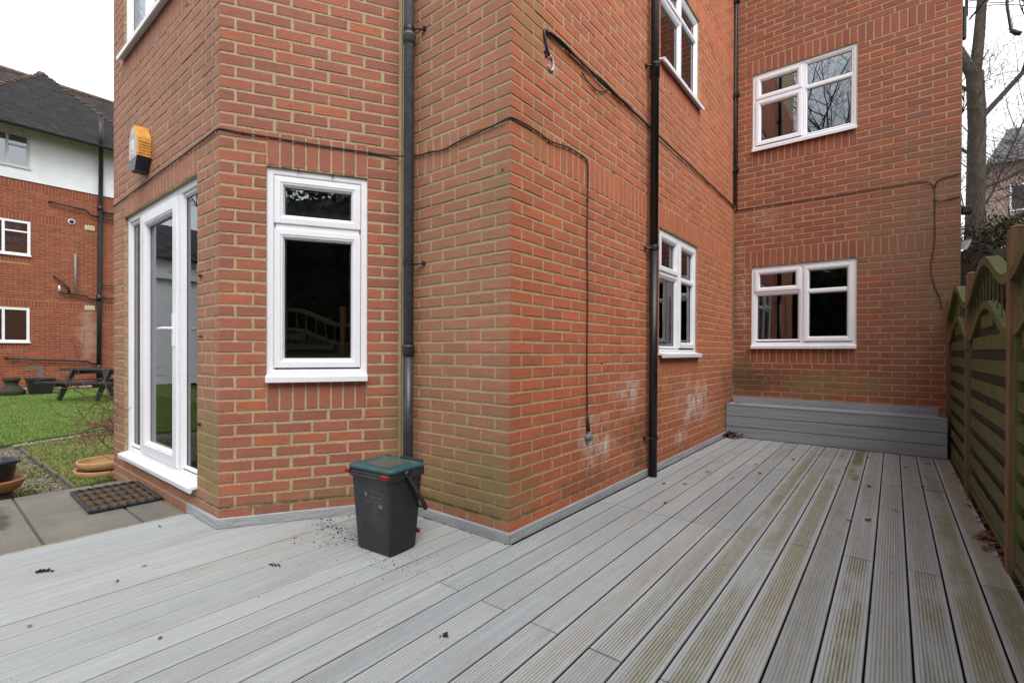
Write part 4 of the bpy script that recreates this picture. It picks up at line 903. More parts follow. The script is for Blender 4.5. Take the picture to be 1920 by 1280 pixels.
o = thing('flower_pot', 'glazed blue black round plant pot standing in the orange bowl', 'pot', (px_, py_, .08)); one('pot_body', BLU, o, lambda m: m.lathe((px_-.01, py_, .039), [(.001, 0), (.10, 0), (.12, .03), (.137, .12), (.14, .165), (.158, .172), (.163, .185), (.16, .2), (.148, .2), (.135, .185), (.13, .16), (.001, .155)], 36), True)
one('potting_soil', DIRT, o, lambda m: m.lathe((px_-.01, py_, .195), [(.001, .006), (.06, .008), (.132, 0)], 24))

# ------------------------------------------------------------------ fence
def fwood(name, c0, c1, green, gs):
    n = NT(name); t = n.attr(); a = n.noise(1, 6, .75, stretch=(40, 4, 40)); col = n.mix(n.ramp(a, .3, .7), c0, c1); col = n.mix(n.math('MULTIPLY', t, .4), col, tuple(x*.5 for x in c0))
    g = n.math('MULTIPLY', n.ramp(n.noise(3, 5, .7), .35, .6), n.ramp(n.noise(50, 4, .8), .3, .6, .5, 1)); col = n.mix(n.math('MULTIPLY', g, gs), col, green)
    return n.out(col, .85, n.bump(a, .0025))
FW = fwood('fence_board_green', (.070, .070, .026), (.135, .130, .050), (.075, .092, .020), .8); FD = fwood('fence_board_dark', (.028, .022, .015), (.05, .042, .028), (.03, .04, .012), .5)
def pwood():
    n = NT('fence_post_wood'); a = n.noise(1, 6, .75, stretch=(50, 50, 4)); col = n.mix(n.ramp(a, .3, .7), (.11, .055, .024), (.20, .11, .046)); col = n.mix(n.ramp(n.noise(1, 4, .7, stretch=(30, 30, 3)), .5, .68, 0, .65), col, (.10, .10, .03))
    k = n.ramp(n.noise(11, 2), .68, .74); col = n.mix(k, col, (.05, .025, .012)); return n.out(col, .8, n.bump(a, .002))
FP = pwood()
fence = thing('fence', 'weathered green wooden fence with wavy trellis tops and brown posts along the deck', 'fence', (.50, 3.5, 0))
posts = [7.02, 5.28, 3.48, 1.68, -.12, -1.92, -3.72]
for i, y in enumerate(posts):
    h = 1.742 if i else 1.67
    def pm(m):
        m.cbox((.455, y-.037, -.06), (.525, y+.037, h), .004)
        m.add([(.453, y-.039, h), (.527, y-.039, h), (.527, y+.039, h), (.453, y+.039, h), (.49, y, h+.02)], [(0, 1, 4), (1, 2, 4), (2, 3, 4), (3, 0, 4), (3, 2, 1, 0)])
    one('post', FP, fence, pm)
topz = lambda s_: 1.530+.106*(1+math.cos(2*math.pi*s_)) ; lowz = lambda s_: 1.245+.105*(1+math.cos(2*math.pi*s_))
for ya, yb in zip(posts[1:], posts[:-1]):
    y0, y1 = ya+.040, yb-.040; L = y1-y0; N = 26
    def rail(m, fz, th, x0=.468, x1=.515, ov=0):
        vs = []; 
        for k in range(N+1):
            s_ = k/N-.5-.03; z = fz(s_); y = y0+L*k/N
            vs += [(x0-ov, y, z-th), (x1, y, z-th), (x1, y, z), (x0-ov, y, z)]
        m.add(vs, [(4*k+j, 4*k+(j+1) % 4, 4*k+4+(j+1) % 4, 4*k+4+j) for k in range(N) for j in range(4)]+[(0, 1, 2, 3), (4*N+3, 4*N+2, 4*N+1, 4*N)], .3)
    pn = MB(); 
    for (a, b2) in ((y0, y0+.038), (y1-.038, y1)): pn.box((.474, a, .03), (.512, b2, 1.24), .3)
    pn.box((.478, y0+.038, .03), (.512, y1-.038, .06), .3)
    pan = pn.build('fence_panel', FW, fence)
    one('wavy_rail', FW, pan, lambda m: rail(m, topz, .055, .462, .520, .006)); one('wavy_rail', FW, pan, lambda m: rail(m, lowz, .050))
    for k in range(11):
        s_ = (k+.7)/11.4-.5; y = y0+L*(s_+.5)
        a, b2 = lowz(s_-.03)-.01, topz(s_-.03)-.05
        Mx = Matrix.Translation((.491, y, (a+b2)/2)) @ Matrix.Rotation(R(random.uniform(-7, 7)), 4, 'X') 
        one('baluster', FW, pan, lambda m: m.cbox((-.0035, -.009, (a-b2)/2), (.0035, .009, (b2-a)/2), .001, random.random(), Mx))
    for k in range(9):
        z = .085+k*.1495
        cz = [y for y in np.linspace(y0+.036, y1-.036, 60) if z+.088 < lowz((y-y0)/L-.53)-.04]
        if len(cz) < 8: continue
        a, b2 = min(cz), max(cz); bow = random.uniform(-.003, .003)
        def sl(m):
            n = 8; vs = []; w_ = .088+random.uniform(-.003, .003); dz = random.uniform(-.004, .004)
            for j in range(n+1):
                y = a+(b2-a)*j/n; xx = .481+(.002 if (j+k) % 2 else -.001)+bow*.3
                vs += [(xx, y, z+dz), (xx+.008, y, z+dz), (xx+.008, y, z+w_+dz), (xx, y, z+w_+dz)]
            m.add(vs, [(4*j+q_, 4*j+(q_+1) % 4, 4*j+4+(q_+1) % 4, 4*j+4+q_) for j in range(n) for q_ in range(4)]+[(0, 1, 2, 3), (4*n+3, 4*n+2, 4*n+1, 4*n)], random.random())
        one('fence_slat', FW, pan, sl)
    nb = 16
    for k in range(nb):
        y = y0+.04+(L-.08)*(k+.5)/nb; zt = lowz((y-y0)/L-.53)-.045
        one('back_slat', FD, pan, lambda m: m.box((.500, y-.046, .06), (.508, y+.046, zt), random.random()))
one('soil_verge', DIRT, fence, lambda m: m.box((.468, -3.8, -.12), (.9, 7.0, -.02)))

# ------------------------------------------------------------------ neighbouring block on the left
XL = -20.28
nb_ = thing('neighbour_apartment_block', 'red brick and white rendered block with dark tiled roof across the lawn', 'building', (XL, 3, 0))
NBM = brick_mat('brick_neighbour', (.19, .044, .021), (.25, .056, .026), (.29, .07, .031), [((.50, .44, .40), .4, (XL, 3.62, 1.6), (.3, .35, 1.1)), (MOSS, .6, (XL, 3, .0), (.3, 3, .2))], None, kiss=(.34, .10, .045), mort=(.33, .19, .11), smear=.45)
NMM = mortar_mat('mortar_neighbour', (.36, .23, .13)); REND = simple('white_render', (.74, .76, .78), .85, .04, 3, .001)
wN = Wall('N', (XL, -.5), (XL, 9.5)); wN.ztop = 6.13; wN.zbot = -.1; wN.zoff = -.1
wN.t = Vector((0, 1)); wN.n = Vector((1, 0))
yu = lambda y: y+.5
Nw = [(yu(.9), yu(2.26), 1.33, 2.34), (yu(.9), yu(2.28), 3.91, 4.92)]
wN.op = list(Nw); wN.so = [(0, 10, 2.375, 2.59), (0, 10, 4.93, 5.17), (0, 10, 5.89, 6.13), (yu(.9), yu(2.26), 1.11, 1.33), (yu(.9), yu(2.28), 3.69, 3.91)]
BM['N'] = NBM; MM['N'] = NMM; keep = ALLB; ALLB = []
def offs2(w, a, b, d): return None
wN.lay(lambda k: 0, lambda k: wN.L, perp=.012, bed=.013)
ALLB.sort(key=lambda b: -b[0])
def nbm():
    us = [0]; m = MB(); F = -.006
    def q4(u0, u1, z0, z1): m.add([wN.p(u, F, z) for u, z in ((u0, z0), (u1, z0), (u1, z1), (u0, z1))], [(0, 1, 2, 3)])
    q4(0, yu(.9), -.1, 6.13); q4(yu(2.28), 10, -.1, 6.13)
    for z0, z1 in ((-.1, 1.33), (2.34, 3.91), (4.92, 6.13)): q4(yu(.9), yu(2.28), z0, z1)
    m.box((XL-9, -.5, -.1), (XL-.3, 9.5, 8.0)); m.add([(XL-9, -.5, -.1), (XL-.004, -.5, -.1), (XL-.004, -.5, 8), (XL-9, -.5, 8)], [(0, 1, 2, 3)])
    return m.build('wall', NMM, nb_)
nwall = nbm()
rest = MB()
for i, (sz, key, vs, fs, tone, npt) in enumerate(ALLB):
    if i < 300 and sz > 0: m = MB(); m.add(vs, fs, tone, npt); m.build('brick', NBM, nwall)
    else: rest.add(vs, fs, tone, npt)
rest.build('brickwork', NBM, nwall, kind='stuff')
def rend(m):
    y0, y1, z0, z1 = .9, 2.27, 6.50, 7.48
    for a, b2, c_, d in ((-.5, y0, 6.132, 7.75), (y1, 9.5, 6.132, 7.75), (y0, y1, 6.132, z0), (y0, y1, z1, 7.75)): m.box((XL-.1, a, c_), (XL+.012, b2, d))
one('rendered_wall', REND, nb_, rend)
one('render_bead', simple('dark_bead', (.05, .045, .04)), nb_, lambda m: m.box((XL, -.5, 6.118), (XL+.02, 9.5, 6.134)))
wN2 = wN
def nwin(y0, y1, z0, z1, bars, mat=UPVC, roomc=ROOM, mull=1.72):
    fo = MB(); ring(fo, wN, yu(y0), yu(y1), z0, z1, [(0, -.12), (0, .005), (.06, .005), (.065, -.04)]); bar(fo, wN, yu(mull-.03), yu(mull+.03), z0+.05, z1-.05, -.04, .003, True)
    for zb in bars: bar(fo, wN, yu(mull), yu(y1-.05), zb-.025, zb+.025, -.04, .0, False)
    wbox(fo, wN, yu(y0-.02), yu(y1+.02), -.02, .05, z0-.035, z0+.01)
    f = fo.build('window', mat, nb_)
    e = [(z0+.06, bars[0]-.025), (bars[0]+.025, z1-.06)] if bars else [(z0+.06, z1-.06)]
    for a, b2 in e: one('pane', GLASS, f, lambda m: wbox(m, wN, yu(mull+.03), yu(y1-.06), -.034, -.03, a, b2))
    one('pane', GLASS, f, lambda m: wbox(m, wN, yu(y0+.06), yu(mull-.03), -.034, -.03, z0+.06, z1-.06)); return f
w1 = nwin(.9, 2.26, 1.33, 2.34, []); w2 = nwin(.9, 2.28, 3.91, 4.92, [4.60]); w3 = nwin(.9, 2.27, 6.50, 7.48, [7.13], simple('old_white_frame', (.52, .54, .55), .6), mull=1.80)
def slats(m):
    for k in range(26):
        z = 1.40+k*.034; m.add([wN.p(yu(1.0), -.09, z), wN.p(yu(2.2), -.09, z), wN.p(yu(2.2), -.075, z+.012), wN.p(yu(1.0), -.075, z+.012)], [(0, 1, 2, 3)])
one('venetian_blind', simple('blind_brown', (.16, .12, .09)), w1, slats)
one('net_curtain', simple('net_curtain', (.42, .46, .50), .9, .05, 3), w3, lambda m: wbox(m, wN, yu(.95), yu(2.2), -.09, -.085, 6.55, 7.45))
one('window_clutter', simple('clutter_grey', (.30, .30, .32), .5), w2, lambda m: [m.lathe(wN.p(yu(yy), -.16, zz), [(.001, 0), (.11, .01), (.12, .1), (.10, .2), (.001, .21)], 16) for yy, zz in ((1.8, 4.25), (1.82, 4.62), (2.03, 4.62), (2.1, 4.2), (1.95, 4.25))])
one('window_shelf', simple('shelf_wood', (.35, .20, .10)), w2, lambda m: wbox(m, wN, yu(.95), yu(2.22), -.25, -.06, 4.0, 4.2))
# eaves, gutter, roof of separate tiles
EX, EZ = -19.64, 7.54
one('soffit', simple('soffit_brown', (.06, .048, .04)), nb_, lambda m: m.add([(XL+.013, -1, 7.72), (XL+.013, 9.5, 7.72), (EX+.05, 9.5, 7.50), (EX+.05, -1, 7.50)], [(0, 1, 2, 3)]))
for k in range(15):
    y = 1.0+k*.545
    one('rafter_end', simple('rafter_white', (.5, .48, .45)) if k == 0 else bpy.data.materials['rafter_white'], nb_, lambda m: m.box((XL+.16, y-.03, 7.50), (XL+.20, y+.03, 7.56)))
def gut(m):
    n = 8; vs = []
    for y in (-1, 9.6):
        for k in range(n+1): a = math.pi*k/n; vs.append((EX+.055+.06*math.cos(a), y, EZ-.02-.06*math.sin(a)))
    m.add(vs, [(k, k+1, n+1+k+1, n+1+k) for k in range(n)])
one('gutter', BLACKP, nb_, gut)
def tile_mat(name, c0, c1, moss):
    n = NT(name); col = n.mix(n.attr(), c0, c1); col = n.mix(n.ramp(n.noise(1.5, 5, .7), .5, .7, 0, .6), col, tuple(x*1.7 for x in c1)); col = n.mix(n.math('MULTIPLY', n.ramp(n.noise(4, 5, .8), .68, .75), .7), col, moss)
    return n.out(col, .8, n.bump(n.noise(80, 3), .002))
TF = tile_mat('roof_tile_dark', (.010, .0095, .011), (.024, .021, .022), (.13, .10, .05)); TB = tile_mat('roof_tile_brown', (.020, .015, .013), (.045, .031, .026), (.13, .10, .06))
def tiles(xe, ze, inside, y0, y1, zmax, mat, name, g=.095, tw=.165):
    V = []; F = []; T = []; s2 = math.sqrt(.5); r = 0
    while ze+r*g*s2 < zmax:
        xx, zz = xe-r*g*s2, ze+r*g*s2; y = y0+(r % 2)*tw/2
        while y < y1:
            if inside(y+tw/2, zz):
                t = .014+random.uniform(-.003, .004); b_ = random.uniform(-.003, .003); n0 = len(V); w_ = tw-.004; ln = g*1.5
                for (dy, s_, h) in ((0, 0, t), (w_, 0, t+b_), (w_, ln, t*.2), (0, ln, t*.2), (0, 0, 0), (w_, 0, 0)):
                    V.append((xx-s_*s2+h*s2, y+dy, zz+s_*s2+h*s2))
                F += [(n0, n0+1, n0+2, n0+3), (n0, n0+4, n0+5, n0+1)]; T += [random.random()]*6
            y += tw
        r += 1
    return npmesh(name, np.array(V), np.array(F), mat, nb_, 'stuff', np.array(T))
for o_ in (1,):
    hipR = lambda z: 2.82+(10.347-z)*(4.363-2.82)/(10.347-8.76); hipL = lambda z: 2.82-(10.347-z)*(2.82-1.737)/(10.347-9.138)
    off_ = Vector((XL, 3, 0))
def shift(o):
    o.data.transform(Matrix.Translation(-Vector((XL, 3, 0)))); return o
shift(tiles(EX+.02, EZ+.01, lambda y, z: hipL(z) < y < hipR(z) or z < 8.0, -1, 9.5, 10.34, TF, 'roof_tiles'))
shift(tiles(EX-1.22, EZ+.02, lambda y, z: z > 8.0 and not (hipL(z-.9) < y < hipR(z-.9) and z < 9.9), -1, 9.5, 10.76, TB, 'roof_tiles'))
def roofbase(m):
    m.add([(EX, -1, EZ-.01), (EX, 9.6, EZ-.01), (EX-.6, 9.6, EZ+.59), (EX-.6, -1, EZ+.59)], [(0, 1, 2, 3)])
    zt = 10.34; m.add([(EX-.46, hipL(8.0)-.1, 8.0), (EX-.46, hipR(8.0)+.1, 8.0), (EX-(zt-EZ), hipR(zt), zt), (EX-(zt-EZ), hipL(zt), zt)], [(0, 1, 2, 3)])
    m.add([(EX-1.24, -1, EZ), (EX-1.24, 9.6, EZ), (EX-1.24-3.2, 9.6, EZ+3.2), (EX-1.24-3.2, -1, EZ+3.2), (EX-8, -1, 7.5), (EX-8, 9.6, 7.5)], [(0, 1, 2, 3), (3, 2, 5, 4), (0, 3, 4), (1, 5, 2)])
    a = (EX-(10.34-EZ), 2.82, 10.34)
    m.add([a, (EX-(8-EZ), hipR(8.0), 8.0), (EX-4.2, 2.82, 10.34), (EX-4.2, hipR(8.0), 8.0), (EX-(8-EZ), hipL(8.0), 8.0), (EX-4.2, hipL(8.0), 8.0)], [(0, 1, 3, 2), (0, 2, 5, 4)])
one('roof', TF, nb_, roofbase)
HIP = simple('hip_tile', (.085, .058, .038), .85, .5, 6)
def hips(m):
    for f in (hipR, hipL):
        for k in range(20):
            z = 10.30-k*.12
            if z < 7.9: break
            y = f(z); x = EX-(z-EZ); m.cbox((x-.09, y-.09, z-.045), (x+.09, y+.09, z+.035), .03, random.random(), None)
    m.lathe((EX-2.84, 2.8, 10.28), [(.13, -.05), (.14, .06), (.10, .13), (.001, .16)], 12)
one('hip_tiles', HIP, nb_, hips)
def ridge(m):
    for k in range(24): y = -1+k*.44; m.tube([(EX-4.43, y, 10.76), (EX-4.43, y+.43, 10.76)], .11, 8)
    m.tube([(EX-4.43, 4.7, 10.76), (EX-4.43, 5.35, 10.76)], .0, 3) if False else None
one('ridge_tiles', HIP, nb_, ridge)
NXP = XL+.10
def npipe(name, pts, r, mat=BLACKP, parent=nb_): return one(name, mat, parent, lambda m: m.tube([(NXP+p[0], p[1], p[2]) for p in pts], r, 12), True)
npipe('soil_pipe', [(.50, 3.80, 8.55), (.50, 3.80, 7.62), (.0, 3.90, 7.10), (0, 3.88, 5.0), (0, 3.86, 2.5), (0, 3.84, .1)], .062)
npipe('pipe_collar', [(0, 3.88, 5.62), (0, 3.88, 5.78)], .075); npipe('pipe_collar', [(0, 3.85, 2.68), (0, 3.85, 2.9)], .075); npipe('pipe_collar', [(0, 3.84, .45), (0, 3.84, .62)], .075); npipe('pipe_cap', [(.5, 3.8, 8.5), (.5, 3.8, 8.62)], [.066, .02])
npipe('waste_pipe', [(-.1, 2.68, 5.63), (.0, 2.72, 5.63), (0, 3.52, 5.55), (0, 3.66, 5.42), (0, 3.84, 5.40)], .028)
npipe('waste_pipe', [(0, 3.9, 5.60), (0, 4.6, 5.60)], .04); npipe('waste_pipe', [(0, 3.9, 5.38), (0, 4.6, 5.40)], .03); npipe('waste_pipe', [(0, 3.9, 3.22), (0, 4.6, 3.22)], .02); npipe('waste_pipe', [(0, 3.9, 2.80), (0, 4.6, 2.80)], .028)
npipe('waste_pipe', [(-.1, 2.80, 3.36), (0, 2.84, 3.34), (0, 3.12, 3.02), (0, 3.12, 2.88)], .032); npipe('waste_pipe', [(0, 2.92, 2.92), (0, 2.98, 2.86), (0, 3.3, 2.84), (0, 3.5, 2.83), (0, 3.64, 2.72), (0, 3.84, 2.70)], .026)
npipe('waste_pipe', [(-.1, 1.76, .86), (0, 1.80, .85), (0, 3.55, .74), (0, 3.66, .66), (0, 3.84, .65)], .028); npipe('waste_pipe', [(0, 2.2, .16), (0, 3.8, .18)], .014)
npipe('overflow_pipe', [(0, 3.275, 4.12), (0, 3.275, 2.88)], .025, simple('galvanised_grey', (.22, .22, .23), .5)); npipe('white_trap', [(0, 2.9, 3.08), (0, 2.91, 2.92)], .022, UPVC)
CRM = simple('cream_vent', (.55, .47, .30), .7, .05)
for z in (5.02, 2.455):
    def vb(m):
        m.cbox((XL+.002, 3.51, z-.075), (XL+.022, 3.765, z+.075), .006)
        for k in range(5): m.cbox((XL+.0225, 3.53, z-.055+k*.024), (XL+.027, 3.745, z-.043+k*.024), .002)
    one('air_brick', CRM, nb_, vb)
def fl(m): m.add([(XL+d, 3.20+r*math.cos(a), 5.13+r*math.sin(a)) for r, d in ((.09, .005), (.085, .03), (.06, .035), (.055, .0)) for a in (2*math.pi*k/20 for k in range(20))], [(i*20+k, i*20+(k+1) % 20, (i+1)*20+(k+1) % 20, (i+1)*20+k) for i in range(3) for k in range(20)])
one('flue_vent', simple('flue_white', (.6, .6, .6)), nb_, fl); npipe('flue_terminal', [(-.09, 3.2, 5.13), (-.04, 3.2, 5.13)], .045, GASK)
def wing(m): m.box((XL-6, -9, -.1), (XL+.2, -.52, 3.6))
one('wing_wall', REND, nb_, wing)
one('wing_fascia', REND, nb_, lambda m: m.box((XL-6, -9.05, 3.6), (XL+.35, -.515, 4.3)))
one('wing_roof', TF, nb_, lambda m: m.add([(XL+.6, -9.3, 4.3), (XL+.6, -.51, 4.3), (XL-3, -.51, 6.2), (XL-3, -9.3, 6.2), (XL-6.5, -9.3, 4.3), (XL-6.5, -.51, 4.3)], [(0, 1, 2, 3), (3, 2, 5, 4), (0, 3, 4), (1, 5, 2), (0, 4, 5, 1)]))
# picnic table
BLKW = simple('black_stained_wood', (.012, .012, .013), .55, .3, 10)
u_, w_ = Vector((.85, .53, 0)).normalized(), Vector((-.53, .85, 0)).normalized()
pt = thing('picnic_table', 'black stained wooden picnic table with attached benches on the lawn', 'picnic table', (-15.0, 2.85, -.04))
PM = Matrix.Translation((-14.85, 2.95, -.045)) @ Matrix((tuple(u_)+(0,), tuple(w_)+(0,), (0, 0, 1, 0), (0, 0, 0, 1))).transposed()
for k in range(5): one('table_board', BLKW, pt, lambda m: m.cbox((-.85, -.34+k*.138, .66), (1.0, -.21+k*.138, .70), .004, M=PM))
for s_ in (-1, 1):
    for k in range(2): one('bench_board', BLKW, pt, lambda m: m.cbox((-.95, s_*.68-.13+k*.135, .38), (.95, s_*.68-.005+k*.135, .42), .004, M=PM))
for xx in (-.48, .48):
    for s_ in (-1, 1):
        A_ = Matrix.Translation((xx, s_*.5, .33)) @ Matrix.Rotation(R(27)*s_, 4, 'X')
        one('leg', BLKW, pt, lambda m: m.cbox((-.025, -.05, -.36), (.025, .05, .39), .003, M=PM @ A_))
    one('cross_beam', BLKW, pt, lambda m: (m.cbox((xx+.026, -.8, .30), (xx+.07, .8, .38), .003, M=PM), m.cbox((xx+.026, -.34, .58), (xx+.07, .34, .66), .003, M=PM)))
o = thing('planter_trough', 'black square planter behind the end of the picnic table', 'planter', (-17.9, 2.2, 0)); one('trough', BLKW, o, lambda m: loft(m, [rr(.26, .2, .03, -.06), rr(.32, .26, .03, .30), rr(.34, .28, .03, .31), rr(.34, .28, .03, .35)], Matrix.Translation((-17.9, 2.2, 0))))
one('post_stub', simple('grey_wood', (.13, .12, .11)), o, lambda m: (m.box((-17.95, 2.15, .35), (-17.87, 2.23, .62)), m.box((-17.93, 1.95, .58), (-17.88, 2.22, .66))))
o = thing('stone_urn', 'small dark mossy stone urn by the neighbouring brick wall', 'urn', (-17.9, 1.66, 0)); one('urn_body', simple('mossy_stone', (.035, .035, .02), .95), o, lambda m: m.lathe((-17.9, 1.66, -.05), [(.001, 0), (.26, 0), (.27, .08), (.2, .16), (.13, .22), (.12, .3), (.17, .36), (.17, .42), (.001, .42)], 20))

# ------------------------------------------------------------------ bare trees
BARK = simple('bark', (.060, .050, .036), .95, .35, 8, .004); TWIG = simple('twig_bark', (.065, .052, .042), .95, .3, 8, bump=0)
def curves(name, spl, mat, parent, res=1, kind=None):
    cu = bpy.data.curves.new(name, 'CURVE'); cu.dimensions = '3D'; cu.bevel_depth = 1; cu.bevel_resolution = res; cu.use_fill_caps = False
    off = wloc(parent) if parent else Vector((0, 0, 0))
    for pts in spl:
        s_ = cu.splines.new('POLY'); s_.points.add(len(pts)-1)
        s_.points.foreach_set('co', [c for p, r in pts for c in (p[0]-off.x, p[1]-off.y, p[2]-off.z, 1)]); s_.points.foreach_set('radius', [r for p, r in pts])
    tmp = bpy.data.objects.new('tmp', cu); COL.objects.link(tmp); bpy.context.view_layer.update()
    me = bpy.data.meshes.new_from_object(tmp.evaluated_get(bpy.context.evaluated_depsgraph_get())); bpy.data.objects.remove(tmp); bpy.data.curves.remove(cu)
    me.name = name; me.materials.clear(); me.materials.append(mat); me.polygons.foreach_set('use_smooth', [True]*len(me.polygons))
    o = bpy.data.objects.new(name, me); COL.objects.link(o); o.parent = parent
    if kind: o['kind'] = kind
    return o
def grow(rnd, p, d, r, L, lvl, out, up=.12, nseg=6, crook=.16, kids=(4, 5, 4), maxl=3, spread=(30, 60)):
    pts = [(p.copy(), r)]; q = p.copy(); dd = d.normalized(); pos = []
    for k in range(nseg):
        dd = (dd+Vector((rnd.gauss(0, crook), rnd.gauss(0, crook), rnd.gauss(0, crook)+up*(.5 if lvl else .2)))).normalized()
        q = q+dd*L/nseg; rr_ = r*(1-.72*(k+1)/nseg)+.0015; pts.append((q.copy(), rr_)); pos.append((q.copy(), dd.copy(), rr_))
    out[min(lvl, len(out)-1)].append(pts)
    if lvl < maxl:
        for k in range(kids[min(lvl, len(kids)-1)]):
            i = rnd.randrange(1 if lvl else nseg//3, nseg); q, dd, rr_ = pos[i]; ax = Vector((rnd.gauss(0, 1), rnd.gauss(0, 1), rnd.gauss(0, 1))).cross(dd).normalized()
            nd = Matrix.Rotation(R(rnd.uniform(*spread)), 3, ax) @ dd
            grow(rnd, q, nd, rr_*rnd.uniform(.5, .8), L*rnd.uniform(.45, .72), lvl+1, out, up, nseg, crook*1.15, kids, maxl, spread)
def bare_tree(loc, h, r, label, seed, kids=(7, 6, 5, 4), maxl=4, group=None, limbs=None, crook=.10, mat=BARK):
    rnd = random.Random(seed); o = thing('bare_tree', label, 'tree', loc, group); out = [[], [], [], [], []]
    p = Vector(loc)
    if limbs:
        out[0].append(limbs[0])
        for q, d, rr_, L in limbs[1]: grow(rnd, Vector(q), Vector(d), rr_, L, 1, out, .10, 7, crook*1.1, kids, maxl)
    else: grow(rnd, p, Vector((rnd.gauss(0, .05), rnd.gauss(0, .05), 1)), r, h*.75, 0, out, .1, 8, crook*.5, kids, maxl)
    few = len(out[3]+out[4]) < 12
    curves('trunk', out[0], mat, o, 4); curves('branches', out[1]+out[2]+(out[3]+out[4] if few else []), mat, o, 1, 'stuff')
    if not few: curves('twigs', out[3]+out[4], TWIG, o, 0, 'stuff')
    return o
T0 = Vector((1.56, 16.6, .6))
trunk = [(T0, .25), (T0+Vector((0, 0, 2)), .21), (T0+Vector((.03, 0, 4.2)), .185), (T0+Vector((.05, .03, 6.2)), .175), (T0+Vector((.0, .0, 7.5)), .17)]
F0 = T0+Vector((0, 0, 7.4))
bare_tree(tuple(T0), 14, .25, 'tall bare tree with forked trunk beyond the end of the brick wall', 11, kids=(7, 9, 8, 6), maxl=4,
          limbs=(trunk, [(F0, (-.32, 0, 1), .14, 6), (F0, (.22, .1, 1), .14, 7), (F0+Vector((0, 0, -1.2)), (.9, -.1, .9), .07, 5), (F0+Vector((0, 0, -.4)), (-.8, .3, .9), .05, 4),
                         (T0+Vector((.1, 0, 3.4)), (.95, -.2, .42), .085, 5), (T0+Vector((.1, 0, 3.0)), (1, .2, .35), .06, 4), (T0+Vector((.1, 0, 4.6)), (.9, .5, .6), .05, 4.5), (T0+Vector((0, 0, 5.4)), (-.9, .3, .7), .04, 3)]))
bare_tree((2.6, 31, 1), 13, .12, 'distant thin bare tree directly behind the forked tree', 21, kids=(8, 6, 5, 3))
# trees on the camera side of the garden, mirrored in the upper panes
for i, (x, y, h, lab) in enumerate(((-2.2, -9.5, 13, 'bare tree behind the deck mirrored in the upper far window'), (-.3, -11.5, 15, 'second bare tree behind the deck beside the dark hedge'), (-4.8, -12, 12, 'bare tree at the back of the garden behind the deck'), (-13, -4.9, 8.5, 'bare tree on the lawn left of the neighbouring block'), (-16.5, -4.8, 9, 'bare tree past the corner of the lawn'), (-10.5, -4.2, 7, 'smaller bare tree on the near lawn'), (3.5, -8, 12, 'bare tree behind the fence'))):
    bare_tree((x, y, -.1), h, .17, lab, 40+i, kids=(8, 6, 5, 3) if i < 3 else (7, 5, 4, 3), maxl=4)
# leafy masses
def leaf_mat(name, c0, c1):
    n = NT(name); return n.out(n.mix(n.attr(), c0, c1), .85, Specular_IOR_Level=.12)
LFD = leaf_mat('evergreen_leaf', (.012, .020, .008), (.045, .075, .022)); LFX = leaf_mat('dark_hedge_leaf', (.010, .016, .008), (.028, .042, .016)); TWS = leaf_mat('dead_undergrowth', (.010, .008, .006), (.030, .022, .016))
def leafmass(name, blobs, n, size, mat, parent=None, kind=None, flat=False):
    per = np.array([b_[3]*b_[4]*b_[5] for b_ in blobs])**(2/3); per = (per/per.sum()*n).astype(int); Cs = []
    for b_, k in zip(blobs, per):
        v = rng.normal(0, 1, (k, 3)); v /= np.linalg.norm(v, axis=1)[:, None]; rad = 1-np.abs(rng.normal(0, .22, k)); rad *= 1+.22*np.sin(v[:, 0]*5+b_[0])*np.cos(v[:, 2]*6+b_[1])
        Cs.append(v*rad[:, None]*np.array(b_[3:6])+np.array(b_[:3]))
    C = np.concatenate(Cs); n = len(C); a = rng.normal(0, 1, (n, 3)); a /= np.linalg.norm(a, axis=1)[:, None]; b2 = np.cross(a, rng.normal(0, 1, (n, 3))); b2 /= np.linalg.norm(b2, axis=1)[:, None]
    s_ = size*rng.uniform(.5, 1.3, (n, 1)); V = np.stack([C-a*s_, C-b2*s_*.42, C+a*s_, C+b2*s_*.42], 1).reshape(-1, 3)
    if parent is not None: V = V-np.array(wloc(parent))
    return npmesh(name, V, np.arange(4*n).reshape(-1, 4), mat, parent, kind, np.repeat(rng.random(n), 4))

def core(m, blobs, f):
    for bx, by, bz, rx, ry, rz in blobs:
        V = IV*1.9/1.902*np.array([rx, ry, rz])*f+np.array([bx, by, bz]); m.add([tuple(p) for p in V], [tuple(t) for t in IF], random.random()*.3)
bu = thing('evergreen_bush', 'dark green evergreen bush growing behind the fence under the bare tree', 'bush', (1.9, 11.2, -.1))
leafmass('foliage', [(1.45, 11.0, 2.85, .40, .5, .50), (2.3, 11.5, 2.5, .9, 1.1, 1.0), (1.6, 11.3, 1.2, 1.1, 1.1, 1.2), (3.0, 11.6, 1.5, 1.3, 1.2, 1.4)], 36000, .030, LFD, bu)
curves('stems', [[(Vector((1.9+random.gauss(0, .2), 11.2+random.gauss(0, .2), -.1)), .05), (Vector((1.9+random.gauss(0, .5), 11.2+random.gauss(0, .4), 2.2)), .015)] for _ in range(9)], TWIG, bu)
hd = thing('dark_hedge', 'dense dark hedge behind the wooden fence', 'hedge', (2.2, 5, -.1))
leafmass('foliage', [(1.95+random.uniform(0, .4), y, z, .85, .9, 1.2) for y in np.arange(-6, 7.6, .8) for z in (.8, 2.2, 3.3)], 60000, .07, LFX, hd)
one('hedge_core', LFX, hd, lambda m: core(m, [(2.2, y, z, .8, .9, 1.3) for y in np.arange(-6, 7.6, .8) for z in (.8, 2.1, 3.0)], .86))  # unseen solid core added so no sky shows through the leaves
